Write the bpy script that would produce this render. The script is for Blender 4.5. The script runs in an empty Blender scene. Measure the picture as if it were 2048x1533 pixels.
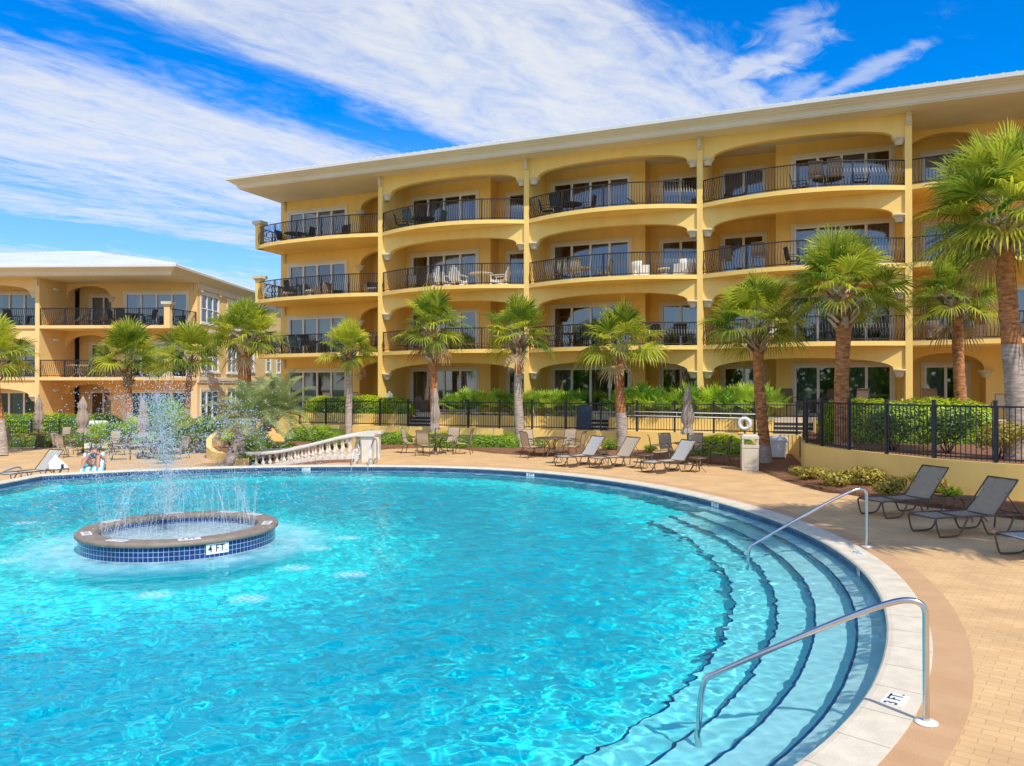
import bpy, bmesh, math, random
import numpy as np
from mathutils import Vector, Matrix
S = bpy.context.scene
COL = S.collection
PI = math.pi
R = math.radians
rnd = random.Random(11)

# ------------------------------------------------------------------ helpers
F_PX, CAM_H, PITCH = 1557.0, 2.6, math.atan(10.5/1557.0)
def ray(x, y):
    d = ((x-1024)/F_PX, 1.0, -(y-766.5)/F_PX)
    c, s = math.cos(PITCH), math.sin(PITCH)
    return (d[0], d[1]*c-d[2]*s, d[1]*s+d[2]*c)
def g(x, y, z=0.0):
    d = ray(x, y); t = (z-CAM_H)/d[2]
    return Vector((d[0]*t, d[1]*t, z))
def at(x, y, Y):
    d = ray(x, y); t = Y/d[1]
    return Vector((d[0]*t, Y, CAM_H+d[2]*t))

class MB:
    def __init__(s):
        s.v, s.f, s.m, s.t, s.uv, s.sm = [], [], [], [], {}, []
    def face(s, idx, m=0, t=.5, uv=None, sm=False):
        if uv: s.uv[len(s.f)] = uv
        s.f.append(tuple(idx)); s.m.append(m); s.t.append(t); s.sm.append(sm)
    def poly(s, pts, m=0, t=.5, uv=None, sm=False):
        n = len(s.v); s.v.extend([tuple(p) for p in pts]); s.face(range(n, n+len(pts)), m, t, uv, sm)
    def box(s, x0, x1, y0, y1, z0, z1, m=0, t=.5):
        n = len(s.v)
        s.v += [(x0,y0,z0),(x1,y0,z0),(x1,y1,z0),(x0,y1,z0),(x0,y0,z1),(x1,y0,z1),(x1,y1,z1),(x0,y1,z1)]
        for q in ((0,3,2,1),(4,5,6,7),(0,1,5,4),(1,2,6,5),(2,3,7,6),(3,0,4,7)):
            s.face([n+i for i in q], m, t)
    def obox(s, c, ax, ay, az, m=0, t=.5):
        c, ax, ay, az = Vector(c), Vector(ax), Vector(ay), Vector(az); n = len(s.v)
        for sz in (-1,1):
            for sx, sy in ((-1,-1),(1,-1),(1,1),(-1,1)):
                s.v.append(tuple(c+ax*sx+ay*sy+az*sz))
        for q in ((0,3,2,1),(4,5,6,7),(0,1,5,4),(1,2,6,5),(2,3,7,6),(3,0,4,7)):
            s.face([n+i for i in q], m, t)
    def prism(s, pts, z0, z1, m=0, mt=None):
        """vertical prism over a plan polygon"""
        n = len(s.v); k = len(pts)
        s.v += [(p[0],p[1],z0) for p in pts]+[(p[0],p[1],z1) for p in pts]
        s.face(list(range(n, n+k))[::-1], m); s.face(range(n+k, n+2*k), m if mt is None else mt)
        for i in range(k):
            j = (i+1) % k; s.face((n+i, n+j, n+k+j, n+k+i), m)
    def tube(s, path, r, n=6, m=0, closed=False, t=.5, cap=True):
        P = [Vector(p) for p in path]; k = len(P); rr = r if isinstance(r, (list, tuple)) else [r]*k
        base = len(s.v); up = None
        for i in range(k):
            a = P[i-1] if (i or closed) else P[i]; b = P[(i+1) % k] if (i < k-1 or closed) else P[i]
            T = (b-a)
            if T.length < 1e-9: T = Vector((0,0,1))
            T.normalize()
            if up is None:
                up = Vector((0,0,1)) if abs(T.z) < .9 else Vector((1,0,0))
            up = (up-T*up.dot(T))
            if up.length < 1e-6: up = T.orthogonal()
            up.normalize(); sd = T.cross(up)
            for j in range(n):
                q = 2*PI*j/n; s.v.append(tuple(P[i]+(up*math.cos(q)+sd*math.sin(q))*rr[i]))
        for i in range(k if closed else k-1):
            i2 = (i+1) % k
            for j in range(n):
                j2 = (j+1) % n
                s.face((base+i*n+j, base+i*n+j2, base+i2*n+j2, base+i2*n+j), m, t, sm=True)
        if cap and not closed:
            s.face([base+j for j in range(n)][::-1], m, t); s.face([base+(k-1)*n+j for j in range(n)], m, t)
    def lathe(s, prof, n=16, c=(0,0,0), m=0, a0=0, a1=2*PI, sm=True):
        full = abs(a1-a0-2*PI) < 1e-6; base = len(s.v); k = n if full else n+1
        for r, z in prof:
            for j in range(k):
                q = a0+(a1-a0)*j/n; s.v.append((c[0]+r*math.cos(q), c[1]+r*math.sin(q), c[2]+z))
        for i in range(len(prof)-1):
            for j in range(n):
                j2 = (j+1) % k
                s.face((base+i*k+j, base+i*k+j2, base+(i+1)*k+j2, base+(i+1)*k+j), m, sm=sm)
    def build(s, name, mats, parent=None, loc=None, rotz=0):
        me = bpy.data.meshes.new(name); me.from_pydata(s.v, [], s.f)
        if not isinstance(mats, (list, tuple)): mats = [mats]
        for x in mats: me.materials.append(x)
        me.polygons.foreach_set('material_index', s.m); me.polygons.foreach_set('use_smooth', s.sm)
        if len(set(s.t)) > 1:
            a = me.attributes.new('tone', 'FLOAT', 'FACE'); a.data.foreach_set('value', s.t)
        if s.uv:
            u = me.uv_layers.new(name='UVMap')
            for fi, c in s.uv.items():
                ls = me.polygons[fi].loop_start
                for q, w in enumerate(c): u.data[ls+q].uv = w
        me.update()
        return link(name, me, parent, loc, rotz)
def link(name, me, parent=None, loc=None, rotz=0):
    o = bpy.data.objects.new(name, me); COL.objects.link(o)
    if parent is not None: o.parent = parent
    if loc is not None: o.location = loc
    if rotz: o.rotation_euler = (0, 0, rotz)
    return o
def tag(o, label=None, cat=None, group=None, kind=None):
    if label: o['label'] = label
    if cat: o['category'] = cat
    if group: o['group'] = group
    if kind: o['kind'] = kind
    return o
def thing(name, label, cat, loc=(0,0,0), rotz=0, group=None):
    o = bpy.data.objects.new(name, None); COL.objects.link(o); o.location = loc; o.rotation_euler = (0,0,rotz)
    o.empty_display_size = .1
    return tag(o, label, cat, group)
KIDS = {}
def dup(root, loc, rotz, label, group=None, scale=None):
    r = root.copy(); COL.objects.link(r); r.location = loc; r.rotation_euler = (0,0,rotz)
    if scale: r.scale = scale
    r['label'] = label
    if group: r['group'] = group
    for ch in list(root.children):
        c = ch.copy(); COL.objects.link(c); c.parent = r
        for gg in ch.children:
            d = gg.copy(); COL.objects.link(d); d.parent = c
    return r
def struct(name, mb, mats): return tag(mb.build(name, mats), kind='structure')

# ------------------------------------------------------------------ materials
def _nt(name):
    m = bpy.data.materials.new(name); m.use_nodes = True; nt = m.node_tree
    return m, nt, nt.nodes, nt.links, nt.nodes['Principled BSDF']
def mat(name, col, rough=.6, var=.1, vs=3.0, bump=0.0, bs=40.0, metal=0.0, spec=.5, transl=0.0, col2=None, tone=False, detail=4, emit=0, stretch=None):
    m, nt, N, L, b = _nt(name)
    b.inputs['Roughness'].default_value = rough; b.inputs['Metallic'].default_value = metal
    b.inputs['Specular IOR Level'].default_value = spec
    tc = N.new('ShaderNodeTexCoord'); vec = tc.outputs['Object']
    if stretch:
        mp = N.new('ShaderNodeMapping'); mp.inputs['Scale'].default_value = stretch; L.new(vec, mp.inputs[0]); vec = mp.outputs[0]
    nz = N.new('ShaderNodeTexNoise'); nz.inputs['Scale'].default_value = vs; nz.inputs['Detail'].default_value = detail
    L.new(vec, nz.inputs['Vector'])
    mr = N.new('ShaderNodeMapRange'); mr.inputs[1].default_value = .3; mr.inputs[2].default_value = .7
    L.new(nz.outputs['Fac'], mr.inputs[0])
    mx = N.new('ShaderNodeMix'); mx.data_type = 'RGBA'
    c1 = tuple(max(0, c*(1-var)) for c in col); c2 = col2 or tuple(min(1, c*(1+var)) for c in col)
    if col2: c1 = col
    mx.inputs[6].default_value = (*c1, 1); mx.inputs[7].default_value = (*c2, 1)
    if tone:
        at_ = N.new('ShaderNodeAttribute'); at_.attribute_name = 'tone'
        ad = N.new('ShaderNodeMath'); ad.operation = 'MULTIPLY_ADD'; ad.inputs[1].default_value = .3; ad.use_clamp = True
        sb = N.new('ShaderNodeMath'); sb.operation = 'SUBTRACT'; sb.inputs[1].default_value = .15
        L.new(mr.outputs[0], ad.inputs[0]); L.new(at_.outputs['Fac'], sb.inputs[0]); L.new(sb.outputs[0], ad.inputs[2]); L.new(ad.outputs[0], mx.inputs[0])
    else:
        L.new(mr.outputs[0], mx.inputs[0])
    L.new(mx.outputs[2], b.inputs['Base Color'])
    if bump:
        n2 = N.new('ShaderNodeTexNoise'); n2.inputs['Scale'].default_value = bs; n2.inputs['Detail'].default_value = 3
        L.new(vec, n2.inputs['Vector'])
        bp = N.new('ShaderNodeBump'); bp.inputs['Strength'].default_value = bump; bp.inputs['Distance'].default_value = .02
        L.new(n2.outputs['Fac'], bp.inputs['Height']); L.new(bp.outputs[0], b.inputs['Normal'])
    if transl:
        t = N.new('ShaderNodeBsdfTranslucent'); L.new(mx.outputs[2], t.inputs[0])
        ms = N.new('ShaderNodeMixShader'); ms.inputs[0].default_value = transl
        L.new(b.outputs[0], ms.inputs[1]); L.new(t.outputs[0], ms.inputs[2]); L.new(ms.outputs[0], N['Material Output'].inputs[0])
    return m
def brick_mat(name, c1, c2, mortar, bw, bh, ms, uv=False, rough=.6, offset=.5, bump=.3, var=.12, rot=0, spec=.5):
    m, nt, N, L, b = _nt(name); b.inputs['Roughness'].default_value = rough; b.inputs['Specular IOR Level'].default_value = spec
    tc = N.new('ShaderNodeTexCoord'); mp = N.new('ShaderNodeMapping'); mp.inputs['Rotation'].default_value = (0,0,rot)
    L.new(tc.outputs['UV' if uv else 'Object'], mp.inputs[0])
    bt = N.new('ShaderNodeTexBrick'); bt.offset = offset; bt.inputs['Scale'].default_value = 1; bt.inputs['Brick Width'].default_value = bw
    bt.inputs['Row Height'].default_value = bh; bt.inputs['Mortar Size'].default_value = ms; bt.inputs['Mortar Smooth'].default_value = .3
    bt.inputs['Color1'].default_value = (*c1,1); bt.inputs['Color2'].default_value = (*c2,1); bt.inputs['Mortar'].default_value = (*mortar,1)
    L.new(mp.outputs[0], bt.inputs['Vector'])
    nz = N.new('ShaderNodeTexNoise'); nz.inputs['Scale'].default_value = 1.3; nz.inputs['Detail'].default_value = 6; L.new(tc.outputs['Object'], nz.inputs['Vector'])
    mr = N.new('ShaderNodeMapRange'); mr.inputs[1].default_value=.3; mr.inputs[2].default_value=.7; mr.inputs[3].default_value = 1-var; mr.inputs[4].default_value = 1+var
    L.new(nz.outputs['Fac'], mr.inputs[0])
    mx = N.new('ShaderNodeVectorMath'); mx.operation = 'SCALE'; L.new(bt.outputs['Color'], mx.inputs[0]); L.new(mr.outputs[0], mx.inputs['Scale'])
    L.new(mx.outputs[0], b.inputs['Base Color'])
    bp = N.new('ShaderNodeBump'); bp.inputs['Strength'].default_value = bump; bp.inputs['Distance'].default_value = .004; bp.invert = True
    L.new(bt.outputs['Fac'], bp.inputs['Height']); L.new(bp.outputs[0], b.inputs['Normal'])
    return m
def glass_mat(name, tint=(.55,.62,.66)):
    m, nt, N, L, b = _nt(name); N.remove(b)
    t = N.new('ShaderNodeBsdfTransparent'); t.inputs[0].default_value = (*tint, 1)
    gl = N.new('ShaderNodeBsdfGlossy'); gl.inputs['Roughness'].default_value = .02
    fr = N.new('ShaderNodeFresnel'); fr.inputs['IOR'].default_value = 2.6
    mx = N.new('ShaderNodeMixShader'); L.new(fr.outputs[0], mx.inputs[0]); L.new(t.outputs[0], mx.inputs[1]); L.new(gl.outputs[0], mx.inputs[2])
    L.new(mx.outputs[0], N['Material Output'].inputs[0]); return m
def foam_mat(name, col, scale, lo, hi, amax=.9, fade=True):
    """water churned to foam: white where a noise is high, clear elsewhere; UV.x runs 0 in the middle to 1 at the rim"""
    m, nt, N, L, b = _nt(name); b.inputs['Base Color'].default_value = (*col,1); b.inputs['Roughness'].default_value = .5
    tc = N.new('ShaderNodeTexCoord'); nz = N.new('ShaderNodeTexNoise'); nz.inputs['Scale'].default_value = scale; nz.inputs['Detail'].default_value = 8; nz.inputs['Roughness'].default_value = .65
    L.new(tc.outputs['Object'], nz.inputs['Vector'])
    mr = N.new('ShaderNodeMapRange'); mr.inputs[1].default_value = lo; mr.inputs[2].default_value = hi; mr.inputs[4].default_value = amax
    L.new(nz.outputs['Fac'], mr.inputs[0]); a = mr.outputs[0]
    sx = N.new('ShaderNodeSeparateXYZ'); L.new(tc.outputs['UV'], sx.inputs[0])
    r2 = N.new('ShaderNodeMapRange'); r2.interpolation_type = 'SMOOTHSTEP'; r2.inputs[1].default_value = 1.0; r2.inputs[2].default_value = .25; L.new(sx.outputs[0], r2.inputs[0])
    mu = N.new('ShaderNodeMath'); mu.operation = 'MULTIPLY'; L.new(a, mu.inputs[0]); L.new(r2.outputs[0], mu.inputs[1]); a = mu.outputs[0]
    t = N.new('ShaderNodeBsdfTransparent'); ms = N.new('ShaderNodeMixShader')
    L.new(a, ms.inputs[0]); L.new(t.outputs[0], ms.inputs[1]); L.new(b.outputs[0], ms.inputs[2]); L.new(ms.outputs[0], N['Material Output'].inputs[0])
    return m
m_stucco = mat('yellow_stucco', (.93,.625,.185), .85, .055, 1.6, .12, 60, stretch=(1,1,.22), detail=8)
m_tan = mat('tan_stucco', (.86,.58,.24), .85, .06, .8, .12, 60)
m_cream = mat('cream_moulding', (.66,.57,.40), .75, .05, 2, .05, 50)
m_cornice = mat('cornice_paint', (.76,.67,.51), .75, .05, .7)
m_trim = mat('window_trim', (.78,.68,.50), .7, .05, 2)
m_white = mat('white_frame', (.82,.81,.78), .45, .03, 2)
m_gutter = mat('white_gutter', (.86,.86,.86), .35, .03, 1)
m_roof = mat('white_metal_roof', (.80,.82,.85), .35, .05, .5, metal=.2)
m_glass = glass_mat('window_glass')
m_curtain = mat('curtain_cloth', (.72,.72,.66), .9, .12, 1.5)
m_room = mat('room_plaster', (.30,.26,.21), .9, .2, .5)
m_iron = mat('black_iron', (.020,.022,.028), .4, .2, 4)
m_steel = mat('brushed_steel', (.62,.62,.62), .22, .06, 6, metal=1.0, bump=.02, bs=90)
m_plast_w = mat('white_plastic', (.82,.82,.82), .4, .04, 5)
m_coping = mat('coping_stone', (.73,.635,.47), .8, .11, 4.5, .35, 90, detail=9)
m_deckband = mat('brown_border_pavers', (.52,.285,.125), .85, 0, 3, .3, 80, col2=(.66,.41,.215), tone=True)
m_paver = brick_mat('deck_pavers', (.735,.465,.21), (.655,.405,.18), (.50,.32,.155), .21, .105, .0035, rot=R(38), rough=.85, bump=.6, var=.12)
m_mulch = mat('pine_straw_mulch', (.16,.065,.03), .95, 0, 14, .9, 60, col2=(.36,.17,.085), detail=8)
m_soil = mat('grass_ground', (.12,.15,.05), .95, .3, .8, .5, 30)
m_conc = mat('terrace_paving', (.60,.50,.36), .85, .08, 2, .15, 60)
m_tile = brick_mat('navy_tiles', (.008,.028,.13), (.010,.045,.19), (.45,.55,.66), .0765, .0765, .0035, uv=True, rough=.12, offset=0, bump=.3, var=.35)
m_tile_dk = brick_mat('pool_edge_tiles', (.010,.035,.13), (.03,.07,.19), (.30,.38,.48), .0765, .0765, .0035, uv=True, rough=.15, offset=0, bump=.2, var=.3)
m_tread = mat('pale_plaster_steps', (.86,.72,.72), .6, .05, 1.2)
m_tr2 = mat('depth_tint_second_step', (.68,.73,.74), .6, .05, 1.2)  # from here down, tread colours stand in for light absorbed by deeper water
m_tr3 = mat('depth_tint_third_step', (.50,.75,.76), .6, .05, 1.2)
m_tr4 = mat('depth_tint_fourth_step', (.32,.77,.78), .6, .05, 1.2)
m_fl1 = mat('depth_tint_floor_edge', (.10,.82,.82), .6, .06, .8)
m_riser = mat('shade_tinted_risers', (.004,.33,.45), .6, .1, 1.2)  # darker than the treads: the risers' shadow is put into the colour
m_floor = mat('depth_tint_floor', (.012,.88,.88), .6, .06, .5)  # light absorbed by the deep water is put into the floor colour
m_nose = mat('navy_step_edge_tiles', (.006,.04,.16), .3, .2, 8)
m_capst = mat('brown_cap_stone', (.27,.205,.15), .65, .18, 5, .15, 40)
m_bark = mat('palm_bark', (.20,.075,.028), .95, 0, 6, 1.0, 22, col2=(.68,.30,.11), detail=8, stretch=(1,1,2.4))
m_barkg = mat('grey_palm_bark', (.26,.20,.165), .95, 0, 5, 1.0, 20, col2=(.62,.51,.42), detail=8, stretch=(1,1,3.5))
m_boot = mat('palm_leaf_bases', (.20,.13,.08), .9, 0, 9, .4, 30, col2=(.66,.53,.38), tone=True)
m_dead = mat('dead_fronds', (.25,.15,.07), .8, 0, 4, transl=.2, col2=(.55,.38,.20), tone=True)
m_palm = mat('palm_leaves', (.07,.17,.02), .45, 0, 2, spec=.5, transl=.48, col2=(.74,.74,.06), tone=True)
m_pindo = mat('pindo_leaves', (.11,.18,.055), .5, 0, 2, spec=.4, transl=.28, col2=(.50,.55,.17), tone=True)
m_palmetto = mat('palmetto_leaves', (.09,.27,.03), .45, 0, 2, spec=.5, transl=.4, col2=(.66,.82,.08), tone=True)
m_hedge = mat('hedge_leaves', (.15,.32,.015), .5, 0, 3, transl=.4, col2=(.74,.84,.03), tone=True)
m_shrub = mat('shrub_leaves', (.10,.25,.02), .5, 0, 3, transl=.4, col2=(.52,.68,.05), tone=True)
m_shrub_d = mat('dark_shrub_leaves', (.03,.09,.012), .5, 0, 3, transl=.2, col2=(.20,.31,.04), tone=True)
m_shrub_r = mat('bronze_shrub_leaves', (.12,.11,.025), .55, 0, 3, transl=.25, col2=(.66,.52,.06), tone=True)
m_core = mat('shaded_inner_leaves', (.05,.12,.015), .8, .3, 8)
m_twig = mat('twigs', (.07,.045,.03), .9, .2, 8)
m_sling_t = mat('tan_sling_mesh', (.47,.37,.25), .7, .07, 14, .1, 200)
m_sling_g = mat('grey_sling_mesh', (.44,.42,.37), .7, .06, 14, .1, 200)
m_sling_d = mat('dark_sling_mesh', (.36,.28,.185), .7, .08, 14, .1, 200)
m_bronze = mat('bronze_tube', (.15,.105,.072), .4, .1, 6, metal=.3)
m_canvas = mat('taupe_canvas', (.36,.285,.225), .85, .12, 6)
m_bin = mat('beige_bin_plastic', (.62,.55,.43), .5, .06, 3)
m_nearblack = mat('near_black', (.03,.03,.03), .8, .1, 3)  # near-black for the bin liners and patio step risers
m_navy = mat('navy_board', (.018,.035,.06), .5, .15, 3)
m_skin = mat('skin', (.52,.25,.15), .5, .06, 12)
m_suit = mat('dark_swimsuit', (.02,.035,.04), .6, 0, 18, col2=(.06,.10,.11))
m_towel = None
m_stone = mat('white_cast_stone', (.70,.635,.53), .7, .07, 4, .1, 50)
m_black = mat('black_paint', (.012,.012,.015), .5, .1, 5)
m_spray = mat('spray_water', (.70,.79,.85), .25, .02, 5, transl=.35)
# ------------------------------------------------------------------ camera, sun, sky
cam = bpy.data.cameras.new('camera'); cob = bpy.data.objects.new('camera', cam); COL.objects.link(cob); S.camera = cob
cob.location = (0,0,CAM_H); cob.rotation_euler = (R(90)+PITCH, 0, 0); cam.lens = F_PX/2048*36; cam.clip_end = 3000
EL = R(50.5); SD = Vector((.48,-.877,0)).normalized()
sun = bpy.data.lights.new('sun','SUN'); sun.energy = 4.2; sun.angle = R(.53); sun.color = (1,.94,.84)
sob = bpy.data.objects.new('sun', sun); COL.objects.link(sob)
sob.rotation_euler = Vector((SD.x*math.cos(EL), SD.y*math.cos(EL), math.sin(EL))).to_track_quat('Z','Y').to_euler()
try: sun.cycles.is_caustics_light = True
except Exception: pass
W = bpy.data.worlds.new("World"); S.world = W; W.use_nodes = True
def sky():
    nt = W.node_tree; N, L = nt.nodes, nt.links
    bg = N['Background']; bg.inputs[1].default_value = .12
    sk = N.new('ShaderNodeTexSky'); sk.sky_type = 'NISHITA'; sk.sun_disc = False; sk.sun_elevation = EL
    sk.sun_rotation = math.atan2(SD.x, SD.y); sk.air_density = 1.0; sk.dust_density = .3; sk.ozone_density = 4.0
    hs = N.new('ShaderNodeHueSaturation'); hs.inputs['Saturation'].default_value = 1.7; hs.inputs['Value'].default_value = 1.8
    L.new(sk.outputs[0], hs.inputs['Color'])
    tc = N.new('ShaderNodeTexCoord'); sx = N.new('ShaderNodeSeparateXYZ'); L.new(tc.outputs['Generated'], sx.inputs[0])
    def math_(op, a, b=None, c=None, clamp=False):
        n = N.new('ShaderNodeMath'); n.operation = op; n.use_clamp = clamp
        for i, q in enumerate((a, b, c)):
            if q is None: continue
            if isinstance(q, (int, float)): n.inputs[i].default_value = q
            else: L.new(q, n.inputs[i])
        return n.outputs[0]
    z = math_('MAXIMUM', sx.outputs[2], .03)
    az = R(38); dx, dy = math.sin(az), math.cos(az)
    px = math_('DIVIDE', sx.outputs[0], z); py = math_('DIVIDE', sx.outputs[1], z)
    v = math_('SUBTRACT', math_('MULTIPLY', px, dy), math_('MULTIPLY', py, dx))        # across the streaks
    w = math_('ADD', math_('MULTIPLY', px, dx), math_('MULTIPLY', py, dy))             # along them
    def noise(su, sv, scale, detail, rough=.55, dist=0.0, off=0):
        cb = N.new('ShaderNodeCombineXYZ'); L.new(math_('MULTIPLY', w, su), cb.inputs[0]); L.new(math_('MULTIPLY', v, sv), cb.inputs[1]); cb.inputs[2].default_value = off
        n = N.new('ShaderNodeTexNoise'); n.inputs['Scale'].default_value = scale; n.inputs['Detail'].default_value = detail; n.inputs['Roughness'].default_value = rough; n.inputs['Distortion'].default_value = dist
        L.new(cb.outputs[0], n.inputs['Vector']); return n.outputs['Fac']
    n1 = noise(.45, 1.0, 1.1, 8, .6, .6, 3.1)
    n2 = noise(.8, 2.1, 1.9, 9, .62, 1.1, 7.7)
    vj = math_('ADD', v, math_('MULTIPLY', math_('SUBTRACT', n1, .5), .75))
    ramp = N.new('ShaderNodeValToRGB'); cr = ramp.color_ramp; cr.interpolation = 'EASE'
    # ramp position = (v+8)/8
    pts = [(-8,.70),(-6.7,.85),(-5.9,.62),(-5.3,.34),(-4.7,.85),(-4.15,.70),(-3.8,.78),(-3.2,1),(-2.62,.95),(-2.37,.18),(-2.25,.18),(-2.02,.95),(-1.35,1),(-1.0,.86),(-.86,.10),(-.3,.02)]
    while len(cr.elements) > 1: cr.elements.remove(cr.elements[0])
    for i, (p, a) in enumerate(pts):
        e = cr.elements[0] if i == 0 else cr.elements.new(min(1,(p+8)/8))
        e.position = (p+8)/8; e.color = (a,a,a,1)
    L.new(math_('MULTIPLY_ADD', vj, 1/8, 1.0), ramp.inputs[0])
    n4 = noise(1.7, 2.6, 3.0, 9, .66, 1.6, 2.2)
    tex = math_('ADD', math_('MULTIPLY', math_('SUBTRACT', n2, .5), 1.25), math_('MULTIPLY', math_('SUBTRACT', n4, .5), .7))
    m0 = N.new('ShaderNodeMapRange'); m0.interpolation_type = 'SMOOTHSTEP'; m0.inputs[1].default_value = .10; m0.inputs[2].default_value = 1.28; m0.inputs[4].default_value = .95
    L.new(math_('ADD', ramp.outputs[0], tex), m0.inputs[0]); m = m0.outputs[0]
    # a few feathered wisps in the clear part
    n3 = noise(2.2, 2.6, 2.6, 9, .62, .8, 1.4)
    def wisp(m, v0, w0, v1, w1, th, amp):
        dv, dw = v1-v0, w1-w0; L2 = dv*dv+dw*dw; a_ = math_('SUBTRACT', v, v0); b_ = math_('SUBTRACT', w, w0)
        t = math_('MULTIPLY', math_('ADD', math_('MULTIPLY', a_, dv), math_('MULTIPLY', b_, dw)), 1/L2, clamp=True)
        e = math_('SUBTRACT', a_, math_('MULTIPLY', t, dv)); f = math_('SUBTRACT', b_, math_('MULTIPLY', t, dw))
        d = math_('SQRT', math_('ADD', math_('MULTIPLY', e, e), math_('MULTIPLY', f, f)))
        d = math_('ADD', d, math_('MULTIPLY', math_('SUBTRACT', n3, .52), th*2.6))
        q = N.new('ShaderNodeMapRange'); q.interpolation_type = 'SMOOTHSTEP'; q.inputs[1].default_value = th; q.inputs[2].default_value = 0; q.inputs[4].default_value = amp; L.new(d, q.inputs[0])
        return math_('MAXIMUM', m, q.outputs[0], clamp=True)
    for q in ((-1.06,2.40,-.80,2.36,.14,.75),(-.80,2.37,-.74,2.30,.13,.7),(-.76,2.33,-.68,2.12,.10,.42),(-.83,2.76,-.52,2.55,.075,.48),(-.52,2.55,-.47,2.52,.06,.4),(-1.0,2.75,-.82,2.60,.12,.45)): m = wisp(m, *q)
    # haze towards the horizon
    m = math_('MAXIMUM', m, math_('MULTIPLY_ADD', sx.outputs[2], -1.9, .62, clamp=True), clamp=True)
    # high cloud added out of view, behind and overhead, for whiter fill light
    m = math_('MAXIMUM', m, math_('MULTIPLY', math_('MULTIPLY_ADD', sx.outputs[1], -2.4, .25, clamp=True), math_('MULTIPLY_ADD', n2, 1.2, -.05, clamp=True)), clamp=True)
    mx = N.new('ShaderNodeMix'); mx.data_type = 'RGBA'; L.new(m, mx.inputs[0]); tn = N.new('ShaderNodeMix'); tn.data_type = 'RGBA'; tn.blend_type = 'MULTIPLY'; tn.inputs[0].default_value = 1; L.new(hs.outputs[0], tn.inputs[6]); tn.inputs[7].default_value = (.70,.86,1.06,1); L.new(tn.outputs[2], mx.inputs[6]); mx.inputs[7].default_value = (6.9,7.15,7.5,1)
    # unseen sky behind the camera brightened to lift the fill light
    gl = math_('MULTIPLY_ADD', math_('MULTIPLY_ADD', sx.outputs[1], -2.0, -.2, clamp=True), .15, 1.0)
    vs_ = N.new('ShaderNodeVectorMath'); vs_.operation = 'SCALE'; L.new(mx.outputs[2], vs_.inputs[0]); L.new(gl, vs_.inputs['Scale'])
    L.new(vs_.outputs[0], bg.inputs[0])
sky()
S.view_settings.view_transform = 'Standard'; S.view_settings.look = 'None'; S.view_settings.gamma = 1; S.view_settings.exposure = 0
S.view_settings.use_curve_mapping = False
cy = S.cycles
cy.max_bounces = 8; cy.diffuse_bounces = 4; cy.glossy_bounces = 4; cy.transmission_bounces = 5; cy.transparent_max_bounces = 16
cy.use_denoising = True; cy.sample_clamp_indirect = 6

# ------------------------------------------------------------------ pool
PC = np.array([-6.4, 14.5])
RTH = [(-180,12.5),(-90,12.6),(-60,12.76),(-45,12.78),(-40,12.68),(-33,12.55),(-26,12.44),(-19,12.35),(-12,12.27),(-4,12.15),(5,12.08),(15,12.05),(25,12.12),(31,12.22),(40,12.33),(50,12.5),(60,12.55),(70,12.42),(80,12.18),(94,11.95),(109,11.9),(125,12.05),(136,12.2),(150,12.4),(180,12.5)]
_a = np.array([p[0] for p in RTH]); _r = np.array([p[1] for p in RTH])
XCLIP = -14.35
def rout(th):
    """outer radius of the coping at polar angle th (radians)"""
    d = np.degrees(np.asarray(th)); d = (d+180) % 360-180
    k = np.array([-2,-1,0,1,2]); r = sum(np.interp(d+q*3, _a, _r) for q in k)/5
    c = np.cos(np.asarray(th)); lim = np.where(c < -.2, (XCLIP-PC[0])/np.minimum(c,-.2), 99)
    return np.minimum(r, lim)
def pp(th, r): return (PC[0]+r*math.cos(th), PC[1]+r*math.sin(th))
def strip(mb, ths, prof, m=0, mats=None, uvs=False, closed=True):
    """ring surface: prof is a list of (offset from the outer coping radius, z)"""
    k = len(ths); base = len(mb.v); ro = rout(np.array(ths)); arc = [0.0]
    for i in range(1, k+1):
        a, b = pp(ths[i-1], ro[i-1]), pp(ths[i % k], ro[i % k]); arc.append(arc[-1]+math.hypot(a[0]-b[0], a[1]-b[1]))
    for off, z in prof:
        for i, t in enumerate(ths):
            x, y = pp(t, ro[i]+off); mb.v.append((x, y, z(x,y) if callable(z) else z))
    zz = 0.0
    for q in range(len(prof)-1):
        for i in range(k if closed else k-1):
            j = (i+1) % k; uv = None
            if uvs:
                z0, z1 = prof[q][1], prof[q+1][1]; uv = [(arc[i],z0),(arc[i+1],z0),(arc[i+1],z1),(arc[i],z1)]
            mb.face((base+q*k+i, base+q*k+j, base+(q+1)*k+j, base+(q+1)*k+i), mats[q] if mats else m, uv=uv, sm=False)
NT = 360
TH = [2*PI*i/NT for i in range(NT)]
ZW = -.15
def zdeck(x, y):
    """the deck drops by a ramp towards the lower terrace on the left"""
    if y < 21.5 and x > -14.0: return 0.0
    s = min(1, max(0, (-6.0-x)/3.2)); s = s*s*(3-2*s); return -.34*s
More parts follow.
